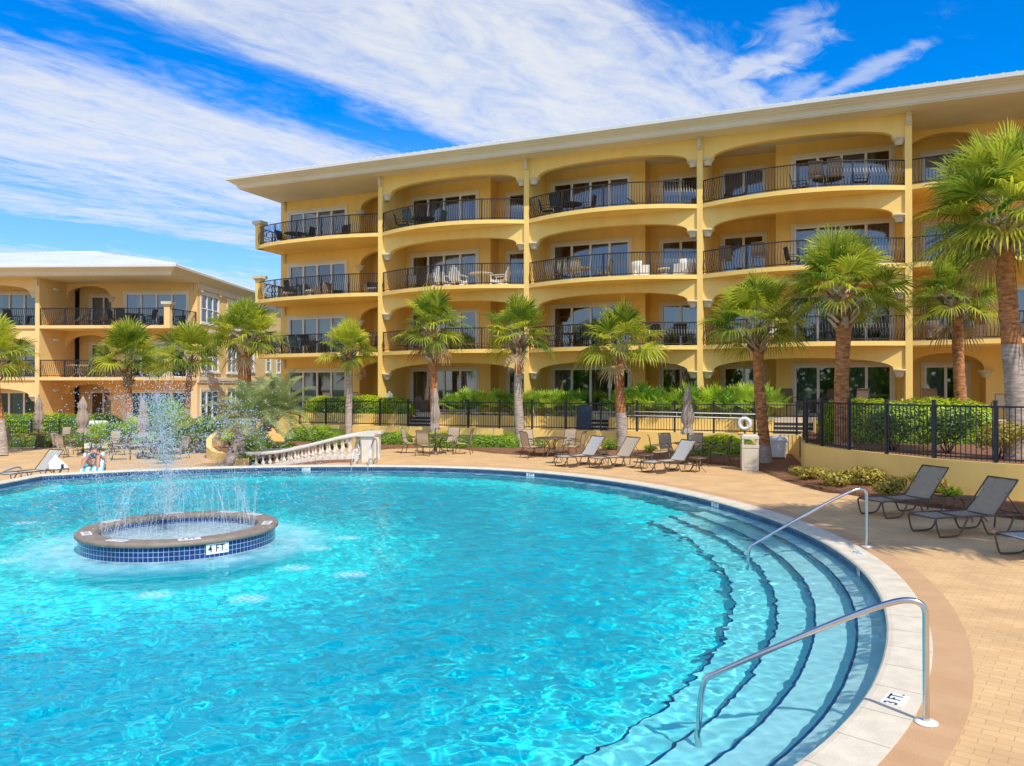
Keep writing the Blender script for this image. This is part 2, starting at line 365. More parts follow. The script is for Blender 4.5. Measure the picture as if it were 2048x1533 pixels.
# basin: wall tiles, ledge, steps, floor
W_IN = -.40
mb = MB()
strip(mb, TH, [(W_IN, -.045),(W_IN, ZW-.07)], 0, uvs=True)
struct('pool_tile_band', mb, [m_tile_dk])
basin = MB()
ledge = -.34
def sector(a0, a1, n): return [R(a0)+(R(a1)-R(a0))*i/n for i in range(n+1)]
st = sector(-78, 17, 120); rest = sector(17, 282, 260)
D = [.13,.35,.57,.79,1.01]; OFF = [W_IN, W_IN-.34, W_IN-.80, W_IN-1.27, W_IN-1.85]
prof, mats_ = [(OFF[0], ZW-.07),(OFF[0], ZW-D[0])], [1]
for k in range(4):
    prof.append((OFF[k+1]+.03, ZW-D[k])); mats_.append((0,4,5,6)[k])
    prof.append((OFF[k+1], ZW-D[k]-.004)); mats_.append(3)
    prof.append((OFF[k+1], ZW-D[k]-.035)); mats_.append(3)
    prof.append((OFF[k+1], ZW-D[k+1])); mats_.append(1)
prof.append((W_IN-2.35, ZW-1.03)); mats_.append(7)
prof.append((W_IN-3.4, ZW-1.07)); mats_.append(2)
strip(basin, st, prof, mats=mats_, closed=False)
prof2 = [(OFF[0], ZW-.07),(OFF[0], ZW-D[0]),(OFF[1], ZW-D[0]),(OFF[1],ZW-D[0]-.035),(OFF[1], ZW-1.05),(W_IN-3.4, ZW-1.15)]
strip(basin, rest, prof2, mats=[1,0,3,1,2], closed=False)
# radial end faces of the step block
for th in (R(17), R(-78)):
    ro = float(rout(th)); pts = [pp(th, ro+OFF[1])+(ZW-D[0],)]
    for k in range(1,4): pts += [pp(th, ro+OFF[k])+(ZW-D[k],), pp(th, ro+OFF[k+1])+(ZW-D[k],)]
    pts += [pp(th, ro+OFF[4])+(ZW-D[4],), pp(th, ro+W_IN-3.4)+(ZW-1.0,), pp(th, ro+W_IN-3.4)+(ZW-1.5,), pp(th, ro+OFF[1])+(ZW-1.5,)]
    basin.poly(pts, 1)
# deep floor
k = len(TH); base = len(basin.v); ro = rout(np.array(TH))
for f, z in ((None, ZW-1.07),(.55,ZW-1.35),(.05,ZW-1.5)):
    for i, t in enumerate(TH):
        r = ro[i]+W_IN-3.38 if f is None else (ro[i]+W_IN-3.38)*f
        basin.v.append(pp(t, r)+(z,))
for q in range(2):
    for i in range(k): basin.face((base+q*k+i, base+q*k+(i+1)%k, base+(q+1)*k+(i+1)%k, base+(q+1)*k+i), 2)
basin.face([base+2*k+i for i in range(k)], 2)
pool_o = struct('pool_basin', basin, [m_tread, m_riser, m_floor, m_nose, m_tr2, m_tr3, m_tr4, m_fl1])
pool_o.cycles.is_caustics_receiver = True

# coping: cream stones with joints, rounded nose
mb = MB()
NC = 720; thc = [2*PI*i/NC for i in range(NC)]
strip(mb, thc, [(0,-.06),(0,.004),(-.36,.004),(-.405,-.004),(-.425,-.022),(-.42,-.042),(-.395,-.055)], 0)
coping = thing('pool_coping', 'cream stone coping curving round the whole swimming pool', 'pool coping')
cp = mb.build('coping_stones', [m_coping], coping)
for p in cp.data.polygons: p.use_smooth = False
mj = MB()
s_len, i = 0, 0
th = 0.0
while th < 2*PI:
    r0 = float(rout(th)); a = Vector(pp(th, r0)+(.0055,)); b = Vector(pp(th, r0-.385)+(.0055,)); d = (b-a).normalized(); sd = Vector((-d.y, d.x, 0))*.003
    mj.poly([a-sd, b-sd, b+sd, a+sd], 0); th += .62/r0
mj.build('joint_line', [mat('joint_mortar', (.42,.33,.22), .9)], coping)
# lower terrace side of the raised pool edge
mb = MB(); tl = sector(92, 262, 160)
strip(mb, tl, [(-.004,-.06),(-.004,-.42)], 0, uvs=True, closed=False)
mb.build('outer_wall', [m_tile_dk], coping)

# deck, border band, ground
mb = MB(); strip(mb, TH, [(.003, lambda x,y: zdeck(x,y)-.002),(.34, lambda x,y: zdeck(x,y)-.002)], 0); mb.t = [rnd.uniform(.36,.62) for _ in mb.t]
struct('deck_border', mb, [m_deckband])
mb = MB(); offs = [.33,.6,1.2,2,3,4.5,6.5,9,12,16,22,30]
strip(mb, TH, [(o, (lambda x,y: zdeck(x,y)-.006)) for o in offs], 0)
struct('pool_deck', mb, [m_paver])
mb = MB(); strip(mb, TH, [(o, (lambda x,y: zdeck(x,y)-.05)) for o in (.3,10,29,33)]+[(120,-.4),(1200,-.4)], 0)
struct('ground', mb, [m_soil])

# water with real ripples; the sun is refracted through it (caustics on the floor)
FC = Vector((-5.88,13.84,0)); FR = 1.66
def make_water():
    rg = random.Random(3); waves = []
    for k_ in range(56):
        Lw = .085*(.95/.085)**rg.random(); th_ = rg.uniform(0, 2*PI)
        waves.append((2*PI/Lw*math.cos(th_), 2*PI/Lw*math.sin(th_), rg.uniform(0,6.3), Lw*.0040, Lw))
    h = .024
    xs = np.arange(-14.3, 6.4, h); ys = np.arange(1.6, 27.2, h); nx, ny = len(xs), len(ys)
    X, Y = np.meshgrid(xs, ys); Z = np.zeros_like(X)
    dist = np.hypot(X-FC.x, Y-FC.y); near = np.clip((dist-2.6)/4.2, 0, 1); near = near*near*(3-2*near)
    edge = rout(np.arctan2(Y-PC[1], X-PC[0]))-np.hypot(X-PC[0], Y-PC[1]); calm = np.clip((edge-.9)/2.6, 0, 1); calm = .30+.85*calm*calm*(3-2*calm)
    for kx, ky, p, a, Lw in waves:
        amp = a*(1.0 if Lw < .35 else (.25+.75*near)); amp = amp*(.30+.70*near)*calm
        Z += amp*np.sin(kx*X+ky*Y+p)
    Z += .010*np.sin(dist*11)*np.exp(-np.maximum(dist-1.6,0)*1.1)
    V = np.stack([X, Y, Z+ZW], -1).reshape(-1, 3).astype(np.float32)
    idx = np.arange(nx*ny).reshape(ny, nx)
    Fq = np.stack([idx[:-1,:-1], idx[:-1,1:], idx[1:,1:], idx[1:,:-1]], -1).reshape(-1, 4)
    c = V[Fq].mean(1); rr = np.hypot(c[:,0]-PC[0], c[:,1]-PC[1]); th_ = np.arctan2(c[:,1]-PC[1], c[:,0]-PC[0])
    keep = (rr < rout(th_)+W_IN+.05) & (np.hypot(c[:,0]-FC.x, c[:,1]-FC.y) > FR-.16)
    Fq = Fq[keep]; used = np.unique(Fq); remap = np.full(len(V), -1); remap[used] = np.arange(len(used)); V = V[used]; Fq = remap[Fq]
    me = bpy.data.meshes.new('pool_water'); me.vertices.add(len(V)); me.vertices.foreach_set('co', V.ravel())
    me.loops.add(Fq.size); me.loops.foreach_set('vertex_index', Fq.ravel().astype(np.int32)); me.polygons.add(len(Fq))
    me.polygons.foreach_set('loop_start', np.arange(0, Fq.size, 4, dtype=np.int32)); me.polygons.foreach_set('loop_total', np.full(len(Fq), 4, np.int32))
    me.polygons.foreach_set('use_smooth', np.ones(len(Fq), bool)); me.update(); me.validate()
    m, nt, N, L, b = _nt('pool_water'); N.remove(b)
    gn = N.new('ShaderNodeBsdfGlass'); gn.inputs['IOR'].default_value = 1.24; gn.inputs['Roughness'].default_value = 0; gn.inputs['Color'].default_value = (.70,.99,1,1)
    L.new(gn.outputs[0], N['Material Output'].inputs[0]); me.materials.append(m)
    o = link('pool_water', me); tag(o, kind='structure'); o.cycles.is_caustics_caster = True
    return o
make_water()
# ------------------------------------------------------------------ buildings
def rail_panel(path, z, parent, hgt=1.0, belly=.11, side=1, posts=4, name='railing'):
    """balcony railing with bellied balusters along a plan path (list of (x,y)); side = +1 bulges to the left of travel"""
    P = [Vector((p[0], p[1], 0)) for p in path]; L_ = [0]
    for a, b in zip(P, P[1:]): L_.append(L_[-1]+(b-a).length)
    def pos(s):
        for i in range(len(P)-1):
            if s <= L_[i+1]+1e-9:
                f = (s-L_[i])/max(1e-9, L_[i+1]-L_[i]); q = P[i].lerp(P[i+1], f); d = (P[i+1]-P[i]).normalized(); return q, d
        return P[-1], (P[-1]-P[-2]).normalized()
    mb = MB()
    def off(zz): return [p+Vector((0,0,z+zz)) for p in P]
    mb.tube(off(hgt), .026, 4); mb.tube(off(.085), .018, 4)
    n = max(2, int(L_[-1]/.118))
    for i in range(1, n):
        q, d = pos(L_[-1]*i/n); nr = Vector((-d.y, d.x, 0))*side
        pr = [(.085,0),(.20,.55),(.36,1),(.52,.72),(.70,.16),(.84,-.05),(hgt,0)]
        w = .0105; base = len(mb.v)
        for zz, o in pr:
            c = q+nr*(belly*o)+Vector((0,0,z+zz))
            for sx, sy in ((-1,-1),(1,-1),(1,1),(-1,1)): mb.v.append(tuple(c+d*w*sx+nr*w*sy))
        for k in range(len(pr)-1):
            for j in range(4): mb.face((base+k*4+j, base+k*4+(j+1)%4, base+(k+1)*4+(j+1)%4, base+(k+1)*4+j))
    for i in range(posts+1):
        q, d = pos(L_[-1]*i/posts); nr = Vector((-d.y, d.x, 0))
        mb.obox(q+Vector((0,0,z+hgt/2+.01)), d*.028, nr*.028, Vector((0,0,hgt/2)))
    return mb.build(name, [m_iron], parent)

def window(parent, x0, x1, y, z, panels, head=2.18, trim=.15, face=-1, seed=0, sill=0.0, ax='x', muntins=False, shut=None):
    """sliding window or door in a wall plane; ax='x': wall runs along x at depth y facing -y; ax='y': wall runs along y at x=y facing +x"""
    r = random.Random(seed)
    if x0 > x1: x0, x1 = x1, x0
    def B(mb, a0, a1, d0, d1, z0, z1, m):
        if ax == 'x': mb.box(a0, a1, y+min(d0,d1), y+max(d0,d1), z0, z1, m)
        else: mb.box(y-max(d0,d1), y-min(d0,d1), a0, a1, z0, z1, m)
    mb = MB(); zb = z+sill; zt = z+head
    for a0, a1, z0, z1 in ((x0, x0+trim, zb, zt),(x1-trim, x1, zb, zt),(x0, x1, zt, zt+trim)):
        B(mb, a0, a1, -.045, .10, z0, z1, 0)
    if sill: B(mb, x0-.06, x1+.06, -.10, .10, zb-.10, zb, 1)
    f = .065; i0, i1 = x0+trim, x1-trim
    B(mb, i0, i0+f, -.02, .09, zb, zt, 1); B(mb, i1-f, i1, -.02, .09, zb, zt, 1); B(mb, i0+f, i1-f, -.02, .09, zt-f*1.3, zt, 1); B(mb, i0+f, i1-f, -.02, .09, zb, zb+f*1.5, 1)
    w = (i1-i0)/panels; mw = .055
    for k in range(1, panels): B(mb, i0+w*k-mw, i0+w*k+mw, -.015, .085, zb+f*1.5, zt-f*1.3, 1)
    if muntins:
        zm = (zb+zt)/2; B(mb, i0+f, i1-f, -.012, .08, zm-.03, zm+.03, 1)
    o = mb.build('window', [m_trim, m_white], parent)
    pn = MB()
    if ax == 'x': pn.poly([(i0+f*.5, y+.05, zb+.05),(i1-f*.5, y+.05, zb+.05),(i1-f*.5, y+.05, zt-.05),(i0+f*.5, y+.05, zt-.05)])
    else: pn.poly([(y-.05, i0+f*.5, zb+.05),(y-.05, i1-f*.5, zb+.05),(y-.05, i1-f*.5, zt-.05),(y-.05, i0+f*.5, zt-.05)])
    pn.build('pane', [m_glass], o)
    cu = MB(); any_ = False
    cover = shut if shut is not None else [r.random() for _ in range(panels)]
    for k in range(panels):
        c = cover[k]
        if c < .35: continue
        wid = w if c > .55 else w*.4
        a0 = i0+w*k; a1 = a0+wid
        if c <= .55 and r.random() < .5: a0, a1 = i0+w*(k+1)-wid, i0+w*(k+1)
        any_ = True; n = max(6, int((a1-a0)/.05)); base = len(cu.v)
        for q in range(n+1):
            a = a0+(a1-a0)*q/n; dd = .22+.03*math.sin(q*1.9)
            for zz in (zb+.03, zt-.03): cu.v.append((a, y+dd, zz) if ax == 'x' else (y-dd, a, zz))
        for q in range(n): cu.face((base+2*q, base+2*q+2, base+2*q+3, base+2*q+1), sm=True)
    if any_: cu.build('curtain', [m_curtain], o)
    return o

def wall_plane(mb, a0, a1, z0, z1, y, openings, ax='x', thick=.14, m=0):
    """wall sheet with rectangular openings [(a0,a1,z0,z1)] and reveals"""
    if a0 > a1: a0, a1 = a1, a0
    As = sorted({a0, a1, *[o[0] for o in openings], *[o[1] for o in openings]}); Zs = sorted({z0, z1, *[o[2] for o in openings], *[o[3] for o in openings]})
    As = [a for a in As if a0 <= a <= a1]; Zs = [q for q in Zs if z0 <= q <= z1]
    P = (lambda a, d, q: (a, y+d, q)) if ax == 'x' else (lambda a, d, q: (y-d, a, q))
    for i in range(len(As)-1):
        for k in range(len(Zs)-1):
            ca, cz = (As[i]+As[i+1])/2, (Zs[k]+Zs[k+1])/2
            if any(o[0] < ca < o[1] and o[2] < cz < o[3] for o in openings): continue
            mb.poly([P(As[i],0,Zs[k]),P(As[i+1],0,Zs[k]),P(As[i+1],0,Zs[k+1]),P(As[i],0,Zs[k+1])], m)
    for o in openings:
        for (p, q) in (((o[0],o[2]),(o[0],o[3])),((o[0],o[3]),(o[1],o[3])),((o[1],o[3]),(o[1],o[2]))):
            mb.poly([P(p[0],0,p[1]),P(q[0],0,q[1]),P(q[0],thick,q[1]),P(p[0],thick,p[1])], m)

def arch_piece(mb, a0, a1, y0, y1, spring, crown, top, flat=.35, n=22, ext0=0, ext1=0, m=0):
    """spandrel wall over an elliptical arch between x=a0 and a1"""
    if a0 > a1: a0, a1, ext0, ext1 = a1, a0, ext1, ext0
    c0, c1 = a0+flat, a1-flat; mid, hw = (c0+c1)/2, (c1-c0)/2
    pts = [(a0-ext0, spring),(c0, spring)]+[(mid-hw*math.cos(PI*i/n), spring+(crown-spring)*math.sin(PI*i/n)**.82) for i in range(1, n)]+[(c1, spring),(a1+ext1, spring)]
    for p, q in zip(pts, pts[1:]):
        mb.poly([(p[0],y0,p[1]),(q[0],y0,q[1]),(q[0],y0,top),(p[0],y0,top)], m)
        mb.poly([(p[0],y1,p[1]),(p[0],y1,top),(q[0],y1,top),(q[0],y1,q[1])], m)
        mb.poly([(p[0],y0,p[1]),(p[0],y1,p[1]),(q[0],y1,q[1]),(q[0],y0,q[1])], m)
    for x, zb in ((a0-ext0, spring),(a1+ext1, spring)):
        mb.poly([(x,y0,zb),(x,y1,zb),(x,y1,top),(x,y0,top)], m)

CAPPROF = [(.20,-.42),(.20,-.38),(.24,-.36),(.25,-.27),(.31,-.17),(.33,-.15),(.39,-.09),(.42,-.08),(.42,-.005),(.0,-.005)]
def building(name, label, m_stucco, origin, ang, Fl, soff, cols, bays, tmin, tmax, depth, bulge, curve_end, pier_t, seed, side_windows=()):
    root = thing(name, label, 'building', origin, ang)
    top_floor = len(Fl)-1; SL = .18
    wall = MB(); wy, ry, ey, eyy = 2.4, 3.4, 2.6, 4.0
    openings_store = []
    def tops(k): return soff if k == top_floor else Fl[k+1]-SL
    colmb = []
    for c in cols:
        mb = MB(); mb.box(c-.125, c+.125, 0, 3.5, Fl[0]-.35, soff); mb.build('column', [m_stucco], root)
        br = MB(); br.box(c-.075, c+.075, -.20, 0, soff-.14, soff-.002); br.box(c-.075, c+.075, -.13, 0, soff-.40, soff-.14); br.box(c-.085, c+.085, -.09, 0, soff-.50, soff-.40)
        br.build('bracket', [m_cream], root)
    sd = seed
    for bi, (kind, c, sg) in enumerate(bays):
        T = lambda s: c+sg*s
        # vertical walls with openings for all floors
        W4 = [(.34,4.47)] if kind == 'mid' else [(3.75,7.92)]
        o1 = []; o2 = []
        for k, F in enumerate(Fl):
            for a, b in W4:
                o1.append((min(T(a+.15),T(b-.15)), max(T(a+.15),T(b-.15)), F, F+2.18))
            a, b = (5.54,7.64) if kind == 'mid' else (.75,2.65)
            o2.append((min(T(a+.15),T(b-.15)), max(T(a+.15),T(b-.15)), F, F+2.18))
        zb = Fl[0]-.35
        if kind == 'mid':
            wall_plane(wall, T(.125), T(5.1), zb, soff, wy, o1)
            wall.poly([(T(5.1),wy,zb),(T(5.1),ry,zb),(T(5.1),ry,soff),(T(5.1),wy,soff)])
            wall_plane(wall, T(5.1), T(7.915), zb, soff, ry, o2)
        else:
            wall_plane(wall, T(2.98), T(8.41), zb, soff, ey, o1)
            wall_plane(wall, T(.125), T(2.98), zb, soff, eyy, o2)
            wall.poly([(T(2.98),ey,zb),(T(2.98),eyy,zb),(T(2.98),eyy,soff),(T(2.98),ey,soff)])
        for k, F in enumerate(Fl):
            sd += 1; rr = random.Random(sd*7)
            if kind == 'mid':
                window(root, T(.34), T(4.47), wy, F, 4, seed=sd*3); window(root, T(5.54), T(7.64), ry, F, 2, seed=sd*5+1)
                mb = MB(); arch_piece(mb, T(.125), T(7.915), .10, .40, F+1.95, F+2.45, tops(k), .42); mb.build('arch', [m_stucco], root)
                caps = [(.30,.22),(7.74,.22)]
            else:
                window(root, T(3.75), T(7.92), ey, F, 4, seed=sd*3); window(root, T(.75), T(2.65), eyy, F, 2, seed=sd*5+1)
                mb = MB(); arch_piece(mb, T(.125), T(2.98), ey-.0, ey+.28, F+1.95, F+2.66, tops(k), .06, ext1=0); mb.build('arch', [m_stucco], root)
                caps = [(2.98,ey+.10)]
                br = MB(); x = T(8.1); z1 = tops(k)
                br.box(x-.08, x+.08, ey-.20, ey-.001, z1-.14, z1-.002); br.box(x-.08, x+.08, ey-.13, ey-.001, z1-.4, z1-.14); br.box(x-.09, x+.09, ey-.07, ey-.001, z1-.52, z1-.4); br.build('bracket', [m_cream], root)
            for s_, y_ in caps:
                cm = MB(); cm.lathe([(r_*.70, z_*.74) for r_, z_ in CAPPROF], 20, (T(s_), y_, F+1.95)); cm.build('capital', [m_cream], root)
            # slab and railing
            if k > 0:
                if kind == 'mid':
                    ln = 7.79; path = [(T(.125+ln*i/24), -bulge*4*(i/24)*(1-i/24)) for i in range(25)]
                    back = [(T(7.915), 3.55),(T(.125), 3.55)]
                else:
                    if curve_end: cv = [(.125,0),(.5,-.10),(.91,-.17),(1.6,-.30),(2.42,-.40),(3.3,-.41),(4.16,-.37),(5.2,-.31),(6.14,-.20),(7.0,-.02),(7.6,.18),(8.05,.38),(8.41,.60)]
                    else: cv = [(.125,0),(7.95,0),(7.97,0.3)]
                    path = [(T(a), b) for a, b in cv]; back = [(T(8.41), ey+.3),(T(8.41), 6),(T(.125),6)] if curve_end else [(T(8.41), ey),(T(8.41),6),(T(.125),6)]
                mb = MB(); pl = path+back
                if sg < 0: pl = pl[::-1]
                mb.prism(pl, F-SL, F); mb.build('balcony_slab', [m_stucco], root)
                ins = .09; rp = [(x, y+ins) for x, y in path]
                if kind == 'end':
                    pt = T(pier_t)
                    if not curve_end: rp = [(T(.125), .09),(T(pier_t-.19), .09)]
                    else: rp = rp[:-1]+[(T(8.25), .52)]
                rail_panel(rp, F, root, side=(-1 if sg > 0 else 1), posts=4 if kind == 'mid' else 5)
                if kind == 'end':
                    if curve_end: px, py = T(8.28), .66
                    else: px, py = pt, .19
                    mb = MB(); mb.box(px-.17, px+.17, py-.17, py+.17, F-SL if curve_end else F-.0, F+1.12)
                    for q, (w_, z0, z1) in enumerate(((.20,1.12,1.17),(.24,1.17,1.22),(.30,1.22,1.38))): mb.box(px-w_, px+w_, py-w_, py+w_, F+z0, F+z1, 1)
                    mb.build('pier', [m_stucco, m_cream], root)
                    rail_panel([(px, py+.2),(T(8.33), ey-.02)], F, root, side=(-1 if sg > 0 else 1), posts=2)
    # end wall, back, interior
    wall_ops = []
    for (a0, a1, k, pn, sl, hd) in side_windows:
        wall_ops.append((a0+.15, a1-.15, Fl[k]+sl, Fl[k]+hd))
    ends = []
    for kind, c, sg in bays:
        if kind == 'end': ends.append((c+sg*8.41, sg))
    for x, sg in ends:
        if x > tmin-1 and x < tmax+1:
            wall_plane(wall, 2.6, depth, Fl[0]-.6, soff, x, wall_ops if sg > 0 else [], ax='y', thick=.14)
    for (a0, a1, k, pn, sl, hd) in side_windows:
        window(root, a0, a1, [x for x, sg in ends if sg > 0][0], Fl[k], pn, head=hd, sill=sl, ax='y', muntins=True, seed=sd+int(a0*10), shut=[.1]*pn)
    x0, x1 = tmin, tmax
    wall.poly([(x0,depth,Fl[0]-.6),(x1,depth,Fl[0]-.6),(x1,depth,soff),(x0,depth,soff)])
    wall.build('wall', [m_stucco], root)
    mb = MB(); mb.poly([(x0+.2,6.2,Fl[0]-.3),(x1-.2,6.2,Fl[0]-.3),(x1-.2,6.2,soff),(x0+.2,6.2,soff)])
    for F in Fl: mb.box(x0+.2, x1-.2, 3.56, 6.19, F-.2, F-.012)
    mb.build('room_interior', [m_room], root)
    if side_windows:
        mb = MB(); xe = [x for x, sg in ends if sg > 0][0]
        for z in Fl[1:]: mb.box(xe+.002, xe+.10, 2.62, depth, z-.16, z+.02); mb.box(xe+.002, xe+.06, 2.62, depth, z-.30, z-.16)
        mb.box(xe+.002, xe+.07, 2.62, depth, soff-.35, soff-.02)
        for q in range(6): mb.box(xe+.002, xe+.16, 2.9+q*2.8, 3.1+q*2.8, soff-.5, soff-.02)
        mb.build('string_course', [m_trim], root)
    # soffit, cornice, gutter, roof
    ov = .85; e0, e1, f0, f1 = tmin-.0, tmax+.0, -ov, depth+.5
    mb = MB(); mb.poly([(e0,f0,soff),(e1,f0,soff),(e1,f1,soff),(e0,f1,soff)]); mb.build('soffit', [m_cornice], root)
    def ring(mb, prof, mats):
        for (a, z), (b, w), mm in zip(prof, prof[1:], mats):
            q0 = [(e0-a,f0-a,z),(e1+a,f0-a,z),(e1+a,f1+a,z),(e0-a,f1+a,z)]; q1 = [(e0-b,f0-b,w),(e1+b,f0-b,w),(e1+b,f1+b,w),(e0-b,f1+b,w)]
            for i in range(4): mb.poly([q0[i], q0[(i+1)%4], q1[(i+1)%4], q1[i]], mm)
    pr = [(0,0),(0,.05),(.045,.05),(.05,.09),(.07,.15),(.115,.21),(.18,.255),(.25,.28),(.25,.315),(.32,.335),(.37,.37),(.40,.41),(.455,.415)]
    mb = MB(); ring(mb, [(a, soff+z) for a, z in pr], [0]*20); mb.build('cornice', [m_cornice], root)
    mb = MB(); ring(mb, [(.44,soff+.41),(.50,soff+.415),(.53,soff+.55),(.515,soff+.56),(.47,soff+.545)], [0]*8); mb.build('gutter', [m_gutter], root)
    a = .49; hd = (f1-f0)/2+a; rz = soff+.55; slope = .245; rh = rz+hd*slope; my = (f0+f1)/2
    mb = MB(); A, B_, C_, D_ = (e0-a,f0-a,rz),(e1+a,f0-a,rz),(e1+a,f1+a,rz),(e0-a,f1+a,rz); r0, r1 = (e0-a+hd,my,rh),(e1+a-hd,my,rh)
    mb.poly([A,B_,r1,r0]); mb.poly([B_,C_,r1]); mb.poly([C_,D_,r0,r1]); mb.poly([D_,A,r0])
    x = e0-a+.3; dz = Vector((0,0,.02))
    while x < e1+a:
        ln = min(hd, x-(e0-a), (e1+a)-x); p = Vector((x,f0-a,rz)); q = Vector((x,f0-a+ln,rz+ln*slope)); mb.obox((p+q)/2+dz, Vector((.018,0,0)), (q-p)/2, Vector((0,0,.028))); x += .42
    y = f0-a+.3
    while y < f1+a:
        ln = min(hd, y-(f0-a), (f1+a)-y)
        for xe, s_ in ((e0-a,1),(e1+a,-1)):
            p = Vector((xe,y,rz)); q = Vector((xe+s_*ln,y,rz+ln*slope)); mb.obox((p+q)/2+dz, (q-p)/2, Vector((0,.018,0)), Vector((0,0,.028)))
        y += .42
    for p, q in ((A,r0),(B_,r1),(C_,r1),(D_,r0),(r0,r1)):
        mb.tube([Vector(p)+dz*1.5, Vector(q)+dz*1.5], .05, 6)
    mb.build('roof', [m_roof], root)
    return root
P0 = Vector((-6.735,39.72,0)); UA = math.atan2(-.3867,.9222)
def fac(t, n, z=0):
    return Vector((P0.x+.9222*t-.3867*n, P0.y-.3867*t-.9222*n, z))
main_b = building('apartment_building', 'four storey yellow stucco apartment building with arched balconies and deep white eaves', m_stucco, P0, UA, [1.4,4.45,7.5,10.55], 13.4,
    [0,8.04,16.08,24.12,32.16], [('end',0,-1),('mid',0,1),('mid',8.04,1),('mid',24.12,-1),('end',24.12,1),('mid',40.2,-1)], -8.42, 40.2, 18, 1.05, True, 8.28, 5)
# the mirrored end bay beyond the fourth column closes on a fifth column
LB = Vector((-27.95,45.8,0)); LA = math.atan2(-.0374,.9993)
left_b = building('guest_house', 'three storey tan stucco building with white hipped metal roof behind the fountain', m_tan, LB, LA, [.2,3.25,6.3], 9.1,
    [0,-8.04,-16.08], [('mid',0,-1),('mid',-16.08,1),('end',0,1)], -16.1, 8.42, 18.5, 0.0, False, 7.75, 60,
    side_windows=[(3.0,5.9,2,3,.40,2.25),(3.0,5.9,1,3,.40,2.25),(3.0,5.9,0,3,.40,2.25),(7.1,9.6,1,3,.4,2.25),(7.1,9.6,0,3,.4,2.25),(7.1,9.6,2,3,.4,2.25),(11.0,12.2,1,1,.6,2.25),(14.6,15.8,1,1,.6,2.25),(17,18.2,1,1,.6,2.25)])
# ------------------------------------------------------------------ plants
UP = Vector((0,0,1))
def fan(mb, base, d, Lp, Rb, r, nseg=30, droop=.35, tone=.5, m=0, spread=128, pet=.012, jit=.28, wf=.40):
    """costapalmate fan leaf: stalk from base along d, then a fan of narrow pointed segments"""
    d = d.normalized(); pts = []; p = Vector(base); dd = d.copy(); n = 4
    for i in range(n+1):
        pts.append(p.copy()); dd = (dd-UP*(.055*(1-abs(dd.z)*.5))).normalized(); p = p+dd*(Lp/n)
    for a, b in zip(pts, pts[1:]):
        s_ = (b-a).cross(UP); s_ = (s_ if s_.length > 1e-4 else Vector((1,0,0))).normalized()*pet
        mb.poly([a-s_, b-s_, b+s_, a+s_], m, tone)
    h = pts[-1]; f = dd; s_ = f.cross(UP)
    if s_.length < .05: s_ = Vector((math.cos(tone*40), math.sin(tone*40), 0))
    s_.normalize(); nr = s_.cross(f).normalized()
    tw = r.uniform(-.5,.5); s_, nr = s_*math.cos(tw)+nr*math.sin(tw), nr*math.cos(tw)-s_*math.sin(tw)
    for i in range(nseg):
        ph = R(spread)*(2*(i+.5)/nseg-1)
        ln = Rb*(.70+.30*math.cos(ph*.62))*r.uniform(.88,1.08)
        k = (f*math.cos(ph)+s_*math.sin(ph)+nr*(.10+.22*abs(math.sin(ph)))).normalized()
        side = (-f*math.sin(ph)+s_*math.cos(ph)).normalized()
        w = ln*R(spread)*wf/nseg
        g1 = droop*r.uniform(.6,1.4)
        p1 = h+k*ln*.48; p2 = h+k*ln*.78-UP*ln*.10*g1*1.6; p3 = h+k*ln*(1.0-.10*g1)-UP*ln*.38*g1
        t = min(1,max(0,tone+r.uniform(-jit,jit))); b = len(mb.v)
        mb.v += [tuple(h), tuple(p1-side*w+nr*w*.5), tuple(p1+side*w+nr*w*.5), tuple(p2-side*w*.62), tuple(p2+side*w*.62), tuple(p3)]
        mb.face((b,b+1,b+2), m, t); mb.face((b+1,b+3,b+4,b+2), m, t); mb.face((b+3,b+5,b+4), m, t)
